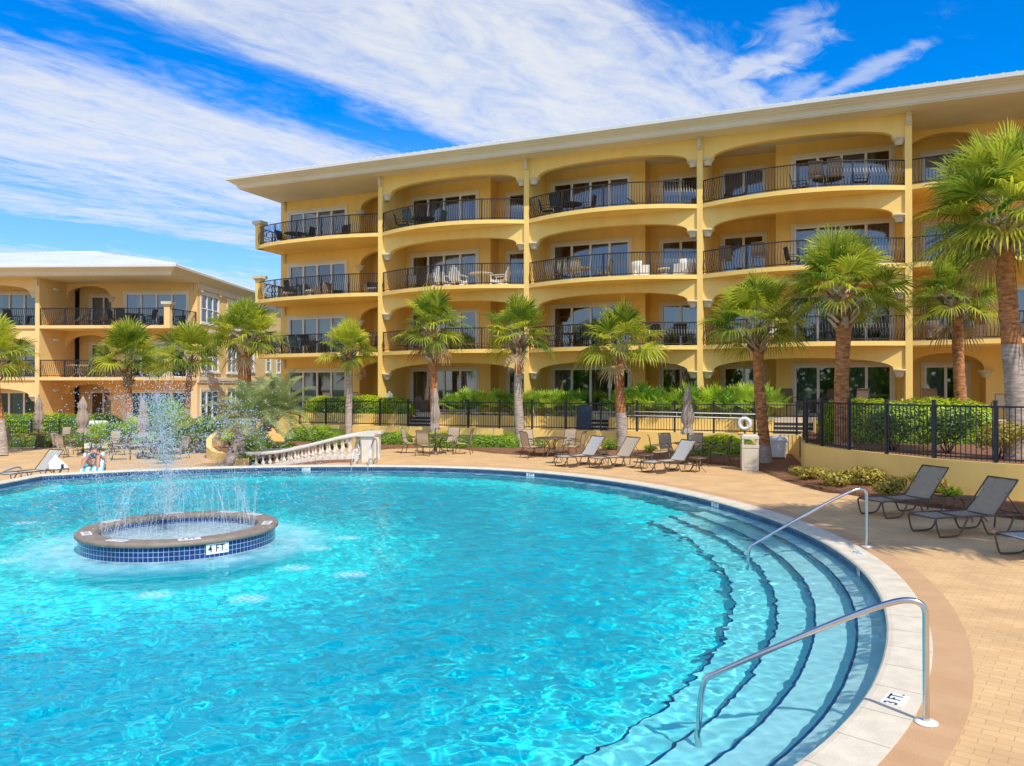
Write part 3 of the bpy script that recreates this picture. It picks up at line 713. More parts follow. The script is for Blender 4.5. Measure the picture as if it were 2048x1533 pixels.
def sabal(label, base, crown, Rc, tr, seed, red=.8, nleaf=44, nseg=30, boots=.9, lean=None):
    """cabbage palm: base point, centre of the crown, crown radius, trunk radius"""
    r = random.Random(seed); base = Vector(base); top = Vector(crown)-UP*Rc*.25
    root = thing('sabal_palm', label, 'palm tree', base, 0, 'cabbage palms round the pool')
    H = top.z-base.z; off = Vector((top.x-base.x, top.y-base.y, 0)); mb = MB(); n = 40; k = 14; b0 = len(mb.v)
    ph = r.uniform(0,6)
    for i in range(n+1):
        f = i/n; c = off*(f*f*(3-2*f))+Vector((.04*math.sin(f*5+ph), .04*math.cos(f*4+ph), H*f))
        rad = tr*(1.0+.28*math.exp(-f*16)+.06*math.sin(f*3+ph)-.10*f)*(1+r.uniform(-.03,.03))
        for j in range(k):
            q = 2*PI*j/k; rr = rad*(1+r.uniform(-.055,.055)); mb.v.append((c.x+rr*math.cos(q), c.y+rr*math.sin(q), c.z))
    for i in range(n):
        rd = (i/n) > 1-red+.1*math.sin(ph*3)
        for j in range(k):
            mm = 0 if rd else 1
            mb.face((b0+i*k+j, b0+i*k+(j+1)%k, b0+(i+1)*k+(j+1)%k, b0+(i+1)*k+j), mm, sm=True)
    mb.build('trunk', [m_bark, m_barkg], root)
    # criss-cross leaf bases below the crown
    bt = MB(); hb = min(H*.4, boots)
    nb = int(26+hb*34)
    for i in range(nb):
        f = i/nb; a = i*2.39996; z = H-hb+hb*f*1.05; fr = z/H; c = off*(fr*fr*(3-2*fr)); dr = Vector((math.cos(a), math.sin(a), 0)); tn = Vector((-dr.y, dr.x, 0))
        ax = (dr*.62+UP*.8+tn*r.choice((-.35,.35))).normalized(); ln = r.uniform(.22,.40)*(tr/.2)**.5; p = c+dr*(tr*(.85+.35*f))+UP*z
        q = p+ax*ln; w = tr*.30; tt = r.random()
        bt.obox((p+q)/2, tn*w*.8, ax*ln/2, dr*.022, 0, tt)
        bt.poly([q-tn*w*.8, q+tn*w*.8, q+ax*.05+tn*w*.4, q+ax*.05-tn*w*.2], 0, tt)
    bt.build('leaf_bases', [m_boot], root)
    cr = MB(); c0 = off+UP*H
    nleaf = int(nleaf*.95)
    for i in range(nleaf):
        f = (i+.5)/nleaf; a = i*2.39996+r.uniform(-.25,.25)
        th = R(6+(113 if seed == 13 else 100)*f**.9+r.uniform(-9,9)); d = Vector((math.sin(th)*math.cos(a), math.sin(th)*math.sin(a), math.cos(th)))
        tone = min(1, max(0, .58-.25*f+r.uniform(-.42,.42)))
        fan(cr, c0+d*.10+UP*(.15-.3*f), d+UP*.10, Rc*r.uniform(.36,.62), Rc*r.uniform(.48,.64), r, nseg, .25+.9*f*r.uniform(.6,1.3), tone)
    for i in range(r.choice((0,1,0,2))):
        a = r.uniform(0,2*PI); th = R(r.uniform(128,152)); fan(cr, c0-UP*.25, Vector((math.sin(th)*math.cos(a), math.sin(th)*math.sin(a), math.cos(th))), Rc*.38, Rc*.5, r, 14, 1.0, r.random(), m=1, spread=70)
    cr.build('crown', [m_palm, m_dead], root)
    return root
palms = [
 ('cabbage palm half cut off at the edge beside the tan building', (-22.3,34,-.3), at(-8,700,34), 1.75, .19, 1, .7, 44, .9),
 ('cabbage palm with grey lower trunk before the tan building, behind the fountain spray', (-19.35,39.3,-.2), at(256,700,39.5), 1.95, .17, 2, .55, 46, 1.5),
 ('cabbage palm with narrow trunk between the spray and the thick trunked palm', (-15.85,37.9,-.2), at(381,700,38), 1.8, .15, 3, .75, 36, .6),
 ('cabbage palm with the thickest bare trunk, in front of the gap between buildings', (-11.25,33.2,-.1), at(490,660,33), 1.62, .29, 4, .35, 52, .7),
 ('smallest cabbage palm, slim grey trunk behind the white balustrade', tuple(fac(.3,3.1,0)), at(696,690,36.8), 1.45, .18, 5, .12, 34, .7),
 ('cabbage palm with orange trunk behind a closed umbrella and the first dining set', tuple(fac(4.8,3.0,0)), at(862,642,35.1), 1.8, .20, 6, .85, 34, 1.5),
 ('cabbage palm with smooth grey trunk in the middle of the fence', tuple(fac(8.9,3.0,0)), at(1038,655,33.5), 1.68, .20, 7, .3, 38, .9),
 ('cabbage palm with wide loose crown behind the two light loungers', tuple(fac(13.4,3.0,0)), at(1240,672,31.8), 1.82, .21, 8, .55, 36, .7),
 ('cabbage palm with rough brown trunk between the beige bin and the white tub', tuple(g(1530,930)), at(1514,632,26), 1.82, .20, 9, .95, 44, .8),
 ('cabbage palm with big boots and orange trunk rising behind the fence corner', (9.98,23.5,.85), at(1686,556,23.5), 1.92, .235, 10, .9, 54, 1.1),
 ('cabbage palm with reddish trunk above the clipped hedge', (14.25,24.6,.85), at(1914,578,24.6), 1.6, .19, 12, .85, 42, .6),
 ('tallest cabbage palm with long drooping fronds at the edge of the photo', (12.56,19.4,.85), at(2012,396,19.4), 2.15, .235, 13, .45, 62, .9),
]
for lb, base, cr_, Rc, tr, sd, red, nl, bo in palms:
    sabal(lb, base, cr_, Rc, tr, sd, red, nl, 36 if sd in (9,10,12,13) else 26, bo)
# palms just outside the frame that shade the deck and the dark loungers
for i, (x, y, z, rc) in enumerate(((9.9,8.6,9.0,2.2),(11.9,7.4,9.5,2.3),(12.6,10.4,8.4,2.2))):
    sabal('cabbage palm standing on the planter side outside the picture', (x,y,0), (x-.1,y+.1,z), rc, .2, 40+i, .6, 46, 20, .8)

def frond(mb, base, d, Ln, r, tone, m=0, nl=34, droop=1.0):
    """arching feather frond with narrow leaflets"""
    p = Vector(base); dd = d.normalized(); n = 12; pts = []
    for i in range(n+1):
        pts.append((p.copy(), dd.copy())); dd = (dd-UP*(.035+.16*droop*(i/n)**1.2)).normalized(); p = p+dd*(Ln/n)
    for (a, _), (b, _) in zip(pts, pts[1:]):
        s_ = (b-a).cross(UP); s_ = (s_ if s_.length > 1e-4 else Vector((1,0,0))).normalized()*.012; mb.poly([a-s_,b-s_,b+s_,a+s_], m, tone+.2)
    for k in range(nl):
        f = .12+.88*k/nl; x = f*n; i = min(n-1, int(x)); a, da = pts[i]; b, db = pts[i+1]; q = a.lerp(b, x-i); t_ = da
        sd = t_.cross(UP); sd = (sd if sd.length > 1e-3 else Vector((1,0,0))).normalized(); nn = sd.cross(t_)
        ln = Ln*.30*math.sin(PI*min(1,.15+.85*f))**.6*r.uniform(.85,1.15)
        for s2 in (-1,1):
            k2 = (sd*s2*.8+t_*.65+nn*.42).normalized(); e = q+k2*ln-UP*ln*.16; mid = q+k2*ln*.5+UP*ln*.03; w = t_*.013
            tt = tone+r.uniform(-.12,.12); mb.poly([q-w, q+w, mid+w, mid-w], m, tt); mb.poly([mid-w, mid+w, e], m, tt)
def pindo(label, base, top, nf, Ln, tr, seed):
    r = random.Random(seed); base = Vector(base); top = Vector(top); root = thing('pindo_palm', label, 'palm tree', base, 0, 'pindo palms in the curved bed')
    v = top-base; mb = MB(); mb.tube([v*f+Vector((0,0,.06*math.sin(f*3))) for f in (0,.15,.3,.45,.6,.75,.9,1)], [tr*1.25,tr*1.1,tr,tr*1.05,tr*.98,tr*1.05,tr*1.1,tr*1.2], 12); mb.build('trunk', [m_barkg], root)
    bt = MB()
    for i in range(46):
        f = .25+.75*i/46; a = i*2.4; dr = Vector((math.cos(a), math.sin(a), 0)); p = v*f+dr*tr*.9; ax = (dr*.8+v.normalized()*.7).normalized(); bt.obox(p+ax*.06, ax*.09, ax.cross(UP).normalized()*.035, Vector((0,0,.02)), 0, r.random())
    bt.build('leaf_bases', [m_boot], root)
    cr = MB()
    for i in range(nf):
        f = (i+.5)/nf; a = i*2.39996; th = R(12+96*f+r.uniform(-6,6)); d = Vector((math.sin(th)*math.cos(a), math.sin(th)*math.sin(a), math.cos(th)))
        frond(cr, v+d*.08, d, Ln*r.uniform(.85,1.1), r, min(1,max(0,.5+r.uniform(-.35,.35)-.1*f)), droop=.75+.3*f)
    cr.build('crown', [m_pindo], root); return root
pindo('grey green feather palm leaning over the curved bed wall, nearer the balustrade', g(487,916,-.2), at(556,826,30.6), 36, 1.75, .19, 21)
pindo('grey green feather palm with slanting dark trunk at the tip of the curved bed', g(455,932,-.25), at(500,838,28.9), 32, 1.65, .17, 22)

def leafcloud(mb, pts_fn, n, r, size, tone_fn, m=0, tri=False):
    for _ in range(n):
        p, nr = pts_fn(r); a = Vector((r.uniform(-1,1), r.uniform(-1,1), r.uniform(-.6,.6))).normalized()
        u = a-nr*a.dot(nr)*r.uniform(.45,1)
        if u.length < .1: u = nr.orthogonal()
        u.normalize(); w = nr.cross(u).normalized(); s_ = size*r.uniform(.6,1.35); t = tone_fn(p, r)
        mb.poly([p-u*s_, p+w*s_*.48, p+u*s_, p-w*s_*.48], m, t)
def hedge_box(name, label, P, ax, L, D_, z0, z1, seed, n=5200, size=.042, mat_=None, cat='hedge', group='clipped hedges on the terrace', round_=.25, lump=.05):
    """clipped hedge: P centre, ax direction, a cushion of small leaves round a core coloured dark for the shade within"""
    r = random.Random(seed); P = Vector(P); ax = Vector(ax).normalized(); ay = Vector((-ax.y, ax.x, 0)); H = z1-z0
    root = thing(name, label, cat, (P.x,P.y,z0), 0, group)
    ph = [r.uniform(0,6) for _ in range(6)]
    def surf(r):
        # point on a rounded box (superellipsoid upper half)
        while True:
            q = Vector((r.uniform(-1,1), r.uniform(-1,1), r.uniform(-.05,1)))
            e = (abs(q.x)**7+abs(q.y)**4+abs(max(q.z,0))**4)
            if .55 < e < 1.0: break
        k = e**-.12; q = Vector((max(-1,min(1,q.x*k)), max(-1,min(1,q.y*k)), q.z*k))
        x, y, z = q.x*L/2, q.y*D_/2, q.z*H
        dz = lump*(math.sin(x*1.9+ph[0])+math.sin(x*4.3+y*3+ph[1])*.6+math.sin(x*8.1-y*5+ph[2])*.35)*max(0,q.z)
        nr = Vector((abs(q.x)**6*math.copysign(1,q.x)*D_/L, abs(q.y)**3*math.copysign(1,q.y), max(0,q.z)**3+.05)).normalized()
        return ax*x+ay*y*(1+.05*math.sin(x*3+ph[3]))+UP*(z+dz)+nr*r.uniform(-.05,.05), (ax*nr.x+ay*nr.y+UP*nr.z).normalized()
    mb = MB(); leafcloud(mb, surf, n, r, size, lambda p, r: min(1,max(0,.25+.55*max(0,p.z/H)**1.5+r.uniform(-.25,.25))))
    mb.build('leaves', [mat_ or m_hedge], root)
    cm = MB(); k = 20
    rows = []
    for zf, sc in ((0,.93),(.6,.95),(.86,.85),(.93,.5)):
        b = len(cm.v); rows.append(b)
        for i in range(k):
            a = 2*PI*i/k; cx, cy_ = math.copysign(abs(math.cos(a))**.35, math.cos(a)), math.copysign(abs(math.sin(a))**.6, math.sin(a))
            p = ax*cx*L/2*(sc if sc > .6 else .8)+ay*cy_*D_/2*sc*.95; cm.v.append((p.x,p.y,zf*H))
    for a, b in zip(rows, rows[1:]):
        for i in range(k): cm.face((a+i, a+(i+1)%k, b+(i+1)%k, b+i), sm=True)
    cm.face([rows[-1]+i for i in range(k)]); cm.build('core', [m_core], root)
    return root
def bush(name, label, P, rx, ry, h, seed, n=900, size=.05, mat_=None, group=None, cat='shrub', twigs=14):
    r = random.Random(seed); root = thing(name, label, cat, P, 0, group)
    lobes = [(Vector((r.uniform(-.55,.55)*rx, r.uniform(-.55,.55)*ry, h*r.uniform(.35,.72))), r.uniform(.35,.6)) for _ in range(9)]
    def surf(r):
        c, s_ = r.choice(lobes); q = Vector((r.gauss(0,1), r.gauss(0,1), r.gauss(0,1))).normalized(); k = s_*r.uniform(.55,1.05)
        p = c+Vector((q.x*rx*k, q.y*ry*k, q.z*h*.55*k)); p.z = max(.02, p.z); return p, q
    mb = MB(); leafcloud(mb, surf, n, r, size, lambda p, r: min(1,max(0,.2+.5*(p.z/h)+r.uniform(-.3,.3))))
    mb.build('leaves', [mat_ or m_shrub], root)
    tw = MB()
    for _ in range(twigs):
        c, s_ = r.choice(lobes); e = c+Vector((r.uniform(-.3,.3)*rx, r.uniform(-.3,.3)*ry, h*.2)); tw.tube([(r.uniform(-.08,.08)*rx, r.uniform(-.08,.08)*ry, -.03), tuple(c*.6), tuple(e)], [.012,.008,.004], 4)
    tw.build('twigs', [m_twig], root); return root
def palmetto(label, P, rad, h, seed, nl=16, group='saw palmettos on the raised beds', mat_=None):
    r = random.Random(seed); root = thing('saw_palmetto', label, 'palmetto', P, 0, group); mb = MB()
    for i in range(nl):
        a = i*2.4+r.uniform(-.3,.3); f = (i+.5)/nl; th = R(12+66*f); d = Vector((math.sin(th)*math.cos(a), math.sin(th)*math.sin(a), math.cos(th)))
        fan(mb, Vector((r.uniform(-.15,.15)*rad, r.uniform(-.15,.15)*rad, 0)), d+UP*.35, h*r.uniform(.6,.85), rad*r.uniform(.5,.68), r, 13, .12, min(1,max(0,.5+r.uniform(-.5,.5))), spread=112, pet=.010, jit=.10, wf=.50)
    mb.build('leaves', [mat_ or m_palmetto], root)
    st_ = MB(); st_.lathe([(.10*rad,0),(.12*rad,.06),(.06*rad,.12)], 8); st_.build('stem', [m_bark], root); return root
# ------------------------------------------------------------------ terrace, walls, fences, planting
PW = [(11.05,29.75),(9.7,26.2),(9.02,24.2),(8.98,23.5),(9.03,22.5),(9.22,21.4),(9.63,20.05),(10.1,18.9),(10.7,18.0),(11.35,17.2),(12.2,16.45),(13.4,15.8),(15,15.3),(20,14.9)]
mb = MB(); mb.prism([tuple(fac(t,n))[:2] for t, n in ((-3.7,2.35),(33,2.35),(33,.9),(-3.7,.9))], -.6, .78); struct('terrace_paving', mb, [m_conc])
mb = MB(); mb.prism([tuple(fac(t,n))[:2] for t, n in ((-8.6,.35),(33,.35),(33,-3.3),(-8.6,-3.3))], -.6, 1.39); struct('patio_floor', mb, [m_conc])
mb = MB()
for a, b in ((-8.6,2.35),(3.85,10.85),(12.35,19.15),(20.65,33)):
    mb.prism([tuple(fac(t,n))[:2] for t, n in ((a,1.05),(b,1.05),(b,.345),(a,.345))], -.5, 1.30)
struct('mulch_terrace', mb, [m_mulch])
for i, (a, b) in enumerate(((-8.6,2.35),(3.85,10.85),(12.35,19.15),(20.65,33))):
    mb = MB(); mb.prism([tuple(fac(t,n))[:2] for t, n in ((a,1.22),(b,1.22),(b,1.0),(a,1.0))], -.5, 1.34)
    w = mb.build('retaining_wall', [m_stucco]); tag(w, ['low yellow planter wall under the clipped hedge by the spray','yellow planter wall under the palmettos between the first and second steps','yellow planter wall under the taller palmettos behind the lifebuoy','yellow planter wall behind the curved corner fence'][i], 'wall', 'upper planter walls')
for i, t0 in enumerate((3.1,11.6,19.9)):
    rt = thing('patio_steps', ['grey steps beside the clipped hedge, behind the first umbrella','grey steps behind the navy board','grey steps beside the corner of the curved fence'][i], 'steps', fac(t0,0,0), UA, 'patio steps')
    for k in range(3):
        mb = MB(); mb.box(-.74,.74, -(.36+.30*(k+1)), -.352, .70, 1.39-.153*(k+1)); mb.build('step', [m_conc], rt)
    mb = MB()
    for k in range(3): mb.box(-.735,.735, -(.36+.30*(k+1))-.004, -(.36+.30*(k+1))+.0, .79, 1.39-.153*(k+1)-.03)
    mb.build('riser', [m_nearblack], rt)
mb = MB(); mb.prism([tuple(fac(t,n))[:2] for t, n in ((-3.7,2.55),(20.2,2.55),(20.2,2.33),(-3.7,2.33))], -.6, .82)
tag(mb.build('retaining_wall', [m_stucco]), 'long low yellow wall carrying the black picket fence behind the loungers', 'wall')
def offs(path, d):
    P = [Vector((p[0],p[1],0)) for p in path]; out = []
    for i, p in enumerate(P):
        a, b = P[max(0,i-1)], P[min(len(P)-1,i+1)]; t = (b-a).normalized(); out.append(p+Vector((-t.y, t.x, 0))*d)
    return out
def smooth(path, n=2):
    P = [Vector((p[0],p[1],0)) for p in path]
    for _ in range(n):
        Q = [P[0]]
        for a, b in zip(P, P[1:]): Q += [a.lerp(b,.25), a.lerp(b,.75)]
        P = Q+[P[-1]]
    return P
PWs = smooth(PW); inn = offs(PWs, .22); mb = MB(); k = len(PWs); b = 0
for p, q in zip(PWs, inn): mb.v += [(p.x,p.y,-.1),(p.x,p.y,.90),(q.x,q.y,.90),(q.x,q.y,-.1)]
for i in range(k-1):
    for j in range(4): mb.face((4*i+j, 4*i+(j+1)%4, 4*i+4+(j+1)%4, 4*i+4+j), sm=False)
mb.face((0,1,2,3)); tag(mb.build('retaining_wall', [m_stucco]), 'tall curved yellow wall behind the dark loungers', 'wall')
mb = MB(); pl = [(p.x,p.y) for p in offs(PWs, .18)]+[(26,14.9), tuple(fac(33,1.2))[:2], tuple(fac(20.5,1.2))[:2], tuple(fac(20.5,2.4))[:2]]
mb.poly([(p[0],p[1],.865) for p in pl]); struct('mulch_planter_ground', mb, [m_mulch])
def wallpt(x):
    """foot of the wall behind the bed, seen at photo column x"""
    k = (x-1024)/F_PX
    if x < 1600:
        px, py = P0.x-.3867*2.56, P0.y-.9222*2.56; t = (py*k-px)/(.9222+.3867*k); return fac(t, 2.56)
    best = min(PWs[12:], key=lambda p: abs(p.x/p.y-k)); return Vector((best.x, best.y, 0))
fr = [(735,906),(760,900),(780,898),(850,895.5),(914,897),(950,902),(987,906.6),(1040,910),(1097,913),(1200,915),(1301,917.6),(1400,925),(1460,932),(1518,941),(1550,953),(1582,965),(1618,976),(1655,985),(1700,989),(1760,1000),(1850,1013),(1907,1020),(1990,1032),(2048,1040),(2200,1075)]
mb = MB(); n = 7
for x, y in fr:
    a = g(x, y, .004); bk = wallpt(x)
    for i in range(n+1):
        f = i/n; p = a.lerp(bk, f); mb.v.append((p.x+rnd.uniform(-.04,.04), p.y+rnd.uniform(-.04,.04), .004+.09*math.sin(min(1,f*2.2)*PI/2)*rnd.uniform(.8,1.15) if 0 < i else .003))
for i in range(len(fr)-1):
    for j in range(n): mb.face((i*(n+1)+j, (i+1)*(n+1)+j, (i+1)*(n+1)+j+1, i*(n+1)+j+1), sm=True)
struct('mulch_bed', mb, [m_mulch])
# pine straw: short needles lying on the bed
def straw(name, n, fn, z):
    r = random.Random(5); mb = MB()
    for _ in range(n):
        p = fn(r); a = r.uniform(0,PI); d = Vector((math.cos(a), math.sin(a), r.uniform(-.12,.12)))*r.uniform(.05,.12); s_ = Vector((-d.y,d.x,0)).normalized()*.004; p = p+Vector((0,0,z(p) if callable(z) else z))+UP*r.uniform(.0,.03)
        mb.poly([p-d-s_, p+d-s_, p+d+s_, p-d+s_], 0, r.random())
    o = mb.build(name, [mat(name+'_needles', (.15,.055,.022), .9, 0, 5, col2=(.52,.27,.13), tone=True)]); return tag(o, 'reddish pine straw scattered over the planting beds', 'straw', kind='stuff')
def bedpt(r):
    i = r.randrange(12, len(fr)-1) if r.random() < .8 else r.randrange(0, 12); f = r.random(); a = g(fr[i][0], fr[i][1]).lerp(g(fr[i+1][0], fr[i+1][1]), f); q = wallpt(fr[i][0]).lerp(wallpt(fr[i+1][0]), f); p = a.lerp(q, r.random()**1.3*.95-.02); p.z = 0; return p
straw('pine_straw', 9000, bedpt, .075)

def fence(label, path, z0, h, group, spacing=1.5, pick=.115, n_out=0):
    P = [Vector((p[0],p[1],0)) for p in path]; L_ = [0]
    for a, b in zip(P, P[1:]): L_.append(L_[-1]+(b-a).length)
    def pos(s):
        for i in range(len(P)-1):
            if s <= L_[i+1]+1e-9: return P[i].lerp(P[i+1], (s-L_[i])/max(1e-9,L_[i+1]-L_[i])), (P[i+1]-P[i]).normalized()
        return P[-1], (P[-1]-P[-2]).normalized()
    o = P[0]; root = thing('picket_fence', label, 'fence', (o.x,o.y,z0), 0, group); mb = MB(); np_ = max(1, round(L_[-1]/spacing)); sp = L_[-1]/np_
    for zz, hh in ((h-.06,.02),(.10,.018)):
        mb.tube([p-o+Vector((0,0,zz)) for p in P], .021, 4)
    npk = int(L_[-1]/pick)
    for i in range(npk+1):
        q, d = pos(i*L_[-1]/npk); nr = Vector((-d.y,d.x,0)); mb.obox(q-o+Vector((0,0,h/2)), d*.0085, nr*.0085, Vector((0,0,h/2-.05)))
    mb.build('picket_panel', [m_iron], root)
    for i in range(np_+1):
        q, d = pos(i*sp); nr = Vector((-d.y,d.x,0)); pm = MB(); c = q-o
        pm.obox(c+Vector((0,0,h/2+.02)), d*.036, nr*.036, Vector((0,0,h/2+.04))); pm.obox(c+Vector((0,0,h+.07)), d*.045, nr*.045, Vector((0,0,.012))); pm.build('post', [m_iron], root)
    return root
fence('long straight black picket fence on the low yellow wall', [tuple(fac(t,2.44))[:2] for t in (-3.1,20.1)], .82, 1.20, 'black picket fences')
fp = offs(PWs, .10); fp = [(p.x,p.y) for p in fp if p.y < 29.5]
fence('curved black picket fence on the tall wall behind the dark loungers', fp, .88, 1.36, 'black picket fences', spacing=1.36)
fence('short black picket fence before the tan building, far behind the umbrellas', [(-28,40.6),(-19.2,40.6)], -.34, 1.25, 'black picket fences')

hedge_box('clipped_hedge', 'long bright clipped hedge on the upper wall behind the fence', fac(-.9,.62), (.9222,-.3867,0), 6.3, 1.05, 1.29, 2.18, 1, 11000, .052)
hedge_box('clipped_hedge', 'bright clipped hedge on the planter behind the curved fence, under the reddish palm', (12.6,25.0,0), (1,-.22,0), 5.2, 1.4, .87, 2.25, 2, 13000, .05)
hedge_box('clipped_hedge', 'clipped hedge end cut off at the photo edge behind the tallest palm', (17.6,23.2,0), (1,-.25,0), 4.2, 1.3, .87, 2.15, 3, 8000, .05)
hedge_box('clipped_hedge', 'clipped hedge behind the short fence by the tan building', (-25,42.2,0), (1,-.03,0), 8.5, 1.2, -.35, 1.25, 4, 9000, .055)
hedge_box('low_hedge', 'low leafy hedge before the yellow wall, right of the first dining set', fac(6.6,3.55), (.9222,-.3867,0), 4.9, .95, .02, .60, 5, 9000, .045, m_shrub, 'hedge', 'low hedges along the yellow wall', lump=.09)
hedge_box('low_hedge', 'low leafy hedge between the balustrade pier and the first dining set', fac(2.55,3.6), (.9222,-.3867,0), 2.6, .95, .02, .62, 6, 6500, .045, m_shrub, 'hedge', 'low hedges along the yellow wall', lump=.09)
hedge_box('low_hedge', 'rounded bright hedge left of the beige bin', fac(17.5,3.6), (.9222,-.3867,0), 2.5, 1.1, .03, .72, 7, 7000, .045, m_hedge, 'hedge', 'low hedges along the yellow wall', lump=.1)
hedge_box('low_hedge', 'low leafy hedge behind the white balustrade', fac(-1.5,3.3), (.9222,-.3867,0), 3.2, 1.0, .0, .72, 8, 6500, .046, m_shrub, 'hedge', 'low hedges along the yellow wall', lump=.1)
hedge_box('low_hedge', 'low bronze hedge before the short fence of the tan building', (-23.6,39.3,0), (1,.0,0), 8, .9, -.36, .25, 9, 5000, .04, m_shrub_r, 'hedge', 'low hedges by the tan building', lump=.1)
sh = [
 ('dark leafy shrub behind the second dining set', fac(9.9,3.4), .5,.45,.62, m_shrub, 700),
 ('small ferny shrub between the two light loungers', fac(13.0,3.2), .45,.4,.62, m_shrub, 520),
 ('little round shrub behind the second light lounger', fac(14.7,3.3), .33,.33,.42, m_hedge, 520),
 ('big dark shrub behind the curved fence, left one', (10.6,21.7,.87), 1.05,.8,1.25, m_shrub_d, 2000),
 ('big dark shrub behind the curved fence, middle one', (11.6,20.7,.87), 1.0,.8,1.22, m_shrub_d, 2000),
 ('yellow flecked shrub behind the curved fence beside the tallest palm', (11.9,19.0,.87), .75,.7,.98, m_shrub_r, 1400),
 ('green shrub behind the curved fence at the photo edge', (13.6,18.3,.87), .85,.7,1.0, m_shrub_d, 1500),
 ('small light green shrub at the corner of the curved fence', (10.4,24.0,.87), .55,.5,.6, m_hedge, 600),
 ('bronze shrub nearest the beige bin in the bed under the curved wall', g(1612,963,.03), .50,.45,.46, m_shrub_r, 900),
 ('yellow bronze shrub second from the beige bin under the curved wall', g(1668,976,.03), .62,.5,.52, m_shrub_r, 1200),
 ('yellow green shrub in the middle of the bed under the curved wall', g(1728,975,.03), .55,.5,.55, m_shrub_r, 1200),
 ('dark bronze shrub beside the first dark lounger', g(1770,997,.03), .55,.5,.58, m_shrub_r, 1300),
 ('yellow bronze shrub behind the back of the first dark lounger', g(1850,990,.03), .6,.5,.58, m_shrub_r, 1200),
 ('tuft of bright green blades at the foot of the curved wall', g(1900,1000,.03), .30,.25,.34, m_hedge, 420),
 ('bright round shrub inside the curved yellow bed', (-12.1,33.6,.0), .6,.55,.75, m_hedge, 900),
 ('dark low shrub inside the curved yellow bed behind the leaning trunk', (-10.9,32.6,.0), .7,.5,.6, m_shrub, 800),
 ('yellow green shrub behind the upper end of the white balustrade', (-9.2,31.2,.0), .8,.55,.55, m_hedge, 1000),
 ('grey green tuft by the pool edge under the fountain spray', g(330,925,-.3), .55,.35,.35, m_pindo, 500),
 ('grey green ground tuft at the low end of the white balustrade', g(497,926,-.2), .5,.3,.4, m_palmetto, 500),
 ('dark shrub beside the staircase foot', (-15.2,34.8,-.35), .8,.6,.8, m_shrub, 1000),
]
for i, (lb, p, rx, ry, h, mm, nn) in enumerate(sh):
    bush('shrub', lb, p, rx, ry, h, 100+i, nn, .045 if mm is not m_hedge else .038, mm, 'shrubs in the planting beds')
r = random.Random(77)
for i in range(9):
    t = 4.5+6.0*i/8; palmetto('bright saw palmetto in the planter between the first and second steps', fac(t, .66+r.uniform(-.2,.2), 1.29), .82, 1.05+r.uniform(-.12,.2), 300+i, 17, 'saw palmettos in the left planter')
for i in range(9):
    t = 12.9+5.9*i/8; palmetto('tall bright saw palmetto in the planter behind the lifebuoy', fac(t, .66+r.uniform(-.2,.2), 1.29), .95, 1.28+r.uniform(-.15,.25), 330+i, 18, 'saw palmettos in the right planter')
for i in range(11):
    palmetto('dark palmetto in the clump behind the fountain spray', (-19.4+.58*i+r.uniform(-.2,.2), 37+r.uniform(-1.6,1.6), -.36), 1.1, 1.25+r.uniform(-.2,.4), 360+i, 18, 'palmettos behind the fountain')
palmetto('yellow green fan palm rising out of the clump behind the spray', (-15.2,34.2,.2), 1.5, 1.5, 380, 24, 'palmettos behind the fountain')
palmetto('small fan palm between the two leaning trunks', (-9.9,30.4,-.1), .8, .8, 381, 16, 'small fan palms in the curved bed')
# curved bed wall, soil inside, staircase
cw = [(-10.0,29.0,-.02),(-10.7,29.9,-.02),(-11.4,30.8,0),(-12.2,31.7,.03),(-12.8,32.6,.16),(-13.15,33.5,.42),(-13.2,34.6,.72),(-12.9,35.8,.9),(-12.3,37,1.0)]
mb = MB(); iw = offs([(p[0],p[1]) for p in cw], -.22)
for p, q in zip(cw, iw): mb.v += [(p[0],p[1],-.45),(p[0],p[1],p[2]),(q.x,q.y,p[2]),(q.x,q.y,-.45)]
for i in range(len(cw)-1):
    for j in range(4): mb.face((4*i+j, 4*i+(j+1)%4, 4*i+4+(j+1)%4, 4*i+4+j), sm=False)
mb.face((0,1,2,3)); tag(mb.build('retaining_wall', [m_stucco]), 'curved sweeping yellow wall of the bed behind the fountain', 'wall')
mb = MB(); mb.poly([(q.x,q.y,-.06+.02*i) for i, q in enumerate(iw)]+[(-9.5,36.5,.1),(-7.5,31.5,.0),(-8.4,30.2,-.02)]); struct('mulch_corner_ground', mb, [m_mulch])
mb = MB()
a = [g(x,y,-.1) for x, y in ((345,938.5),(400,936.5),(470,934.5),(560,932.5),(640,931.5),(703,931))]
bk = [(-11.9,27.4),(-11.0,27.6),(-10.2,28.5),(-8.4,28.2),(-6.9,28.0),(-5.6,27.75)]
for p, q in zip(a, bk): z = zdeck(p.x,p.y); mb.v += [(p.x,p.y,z+.004),((p.x+q[0])/2,(p.y+q[1])/2,z+.07),(q[0],q[1],zdeck(*q)+.08)]
for i in range(5):
    for j in range(2): mb.face((3*i+j,3*i+3+j,3*i+4+j,3*i+1+j), sm=True)
struct('mulch_strip_ground', mb, [m_mulch])
st_ = thing('staircase', 'yellow outdoor staircase with black picket handrail beside the tan building', 'stairs', (-15.3,36.3,-.36), R(24))
mb = MB()
for k in range(10): mb.box(.26*k, .26*(k+1), .12, 1.4, 0, .17*(k+1))
mb.build('steps', [m_conc], st_)
mb = MB(); mb.v += [(-.1,0,0),(2.7,0,0),(2.7,0,1.95),(-.1,0,.2),(-.1,.118,0),(2.7,.118,0),(2.7,.118,1.95),(-.1,.118,.2)]
for q in ((0,1,2,3),(7,6,5,4),(3,2,6,7),(0,3,7,4),(1,5,6,2)): mb.face(q)
mb.build('stringer', [m_stucco], st_)
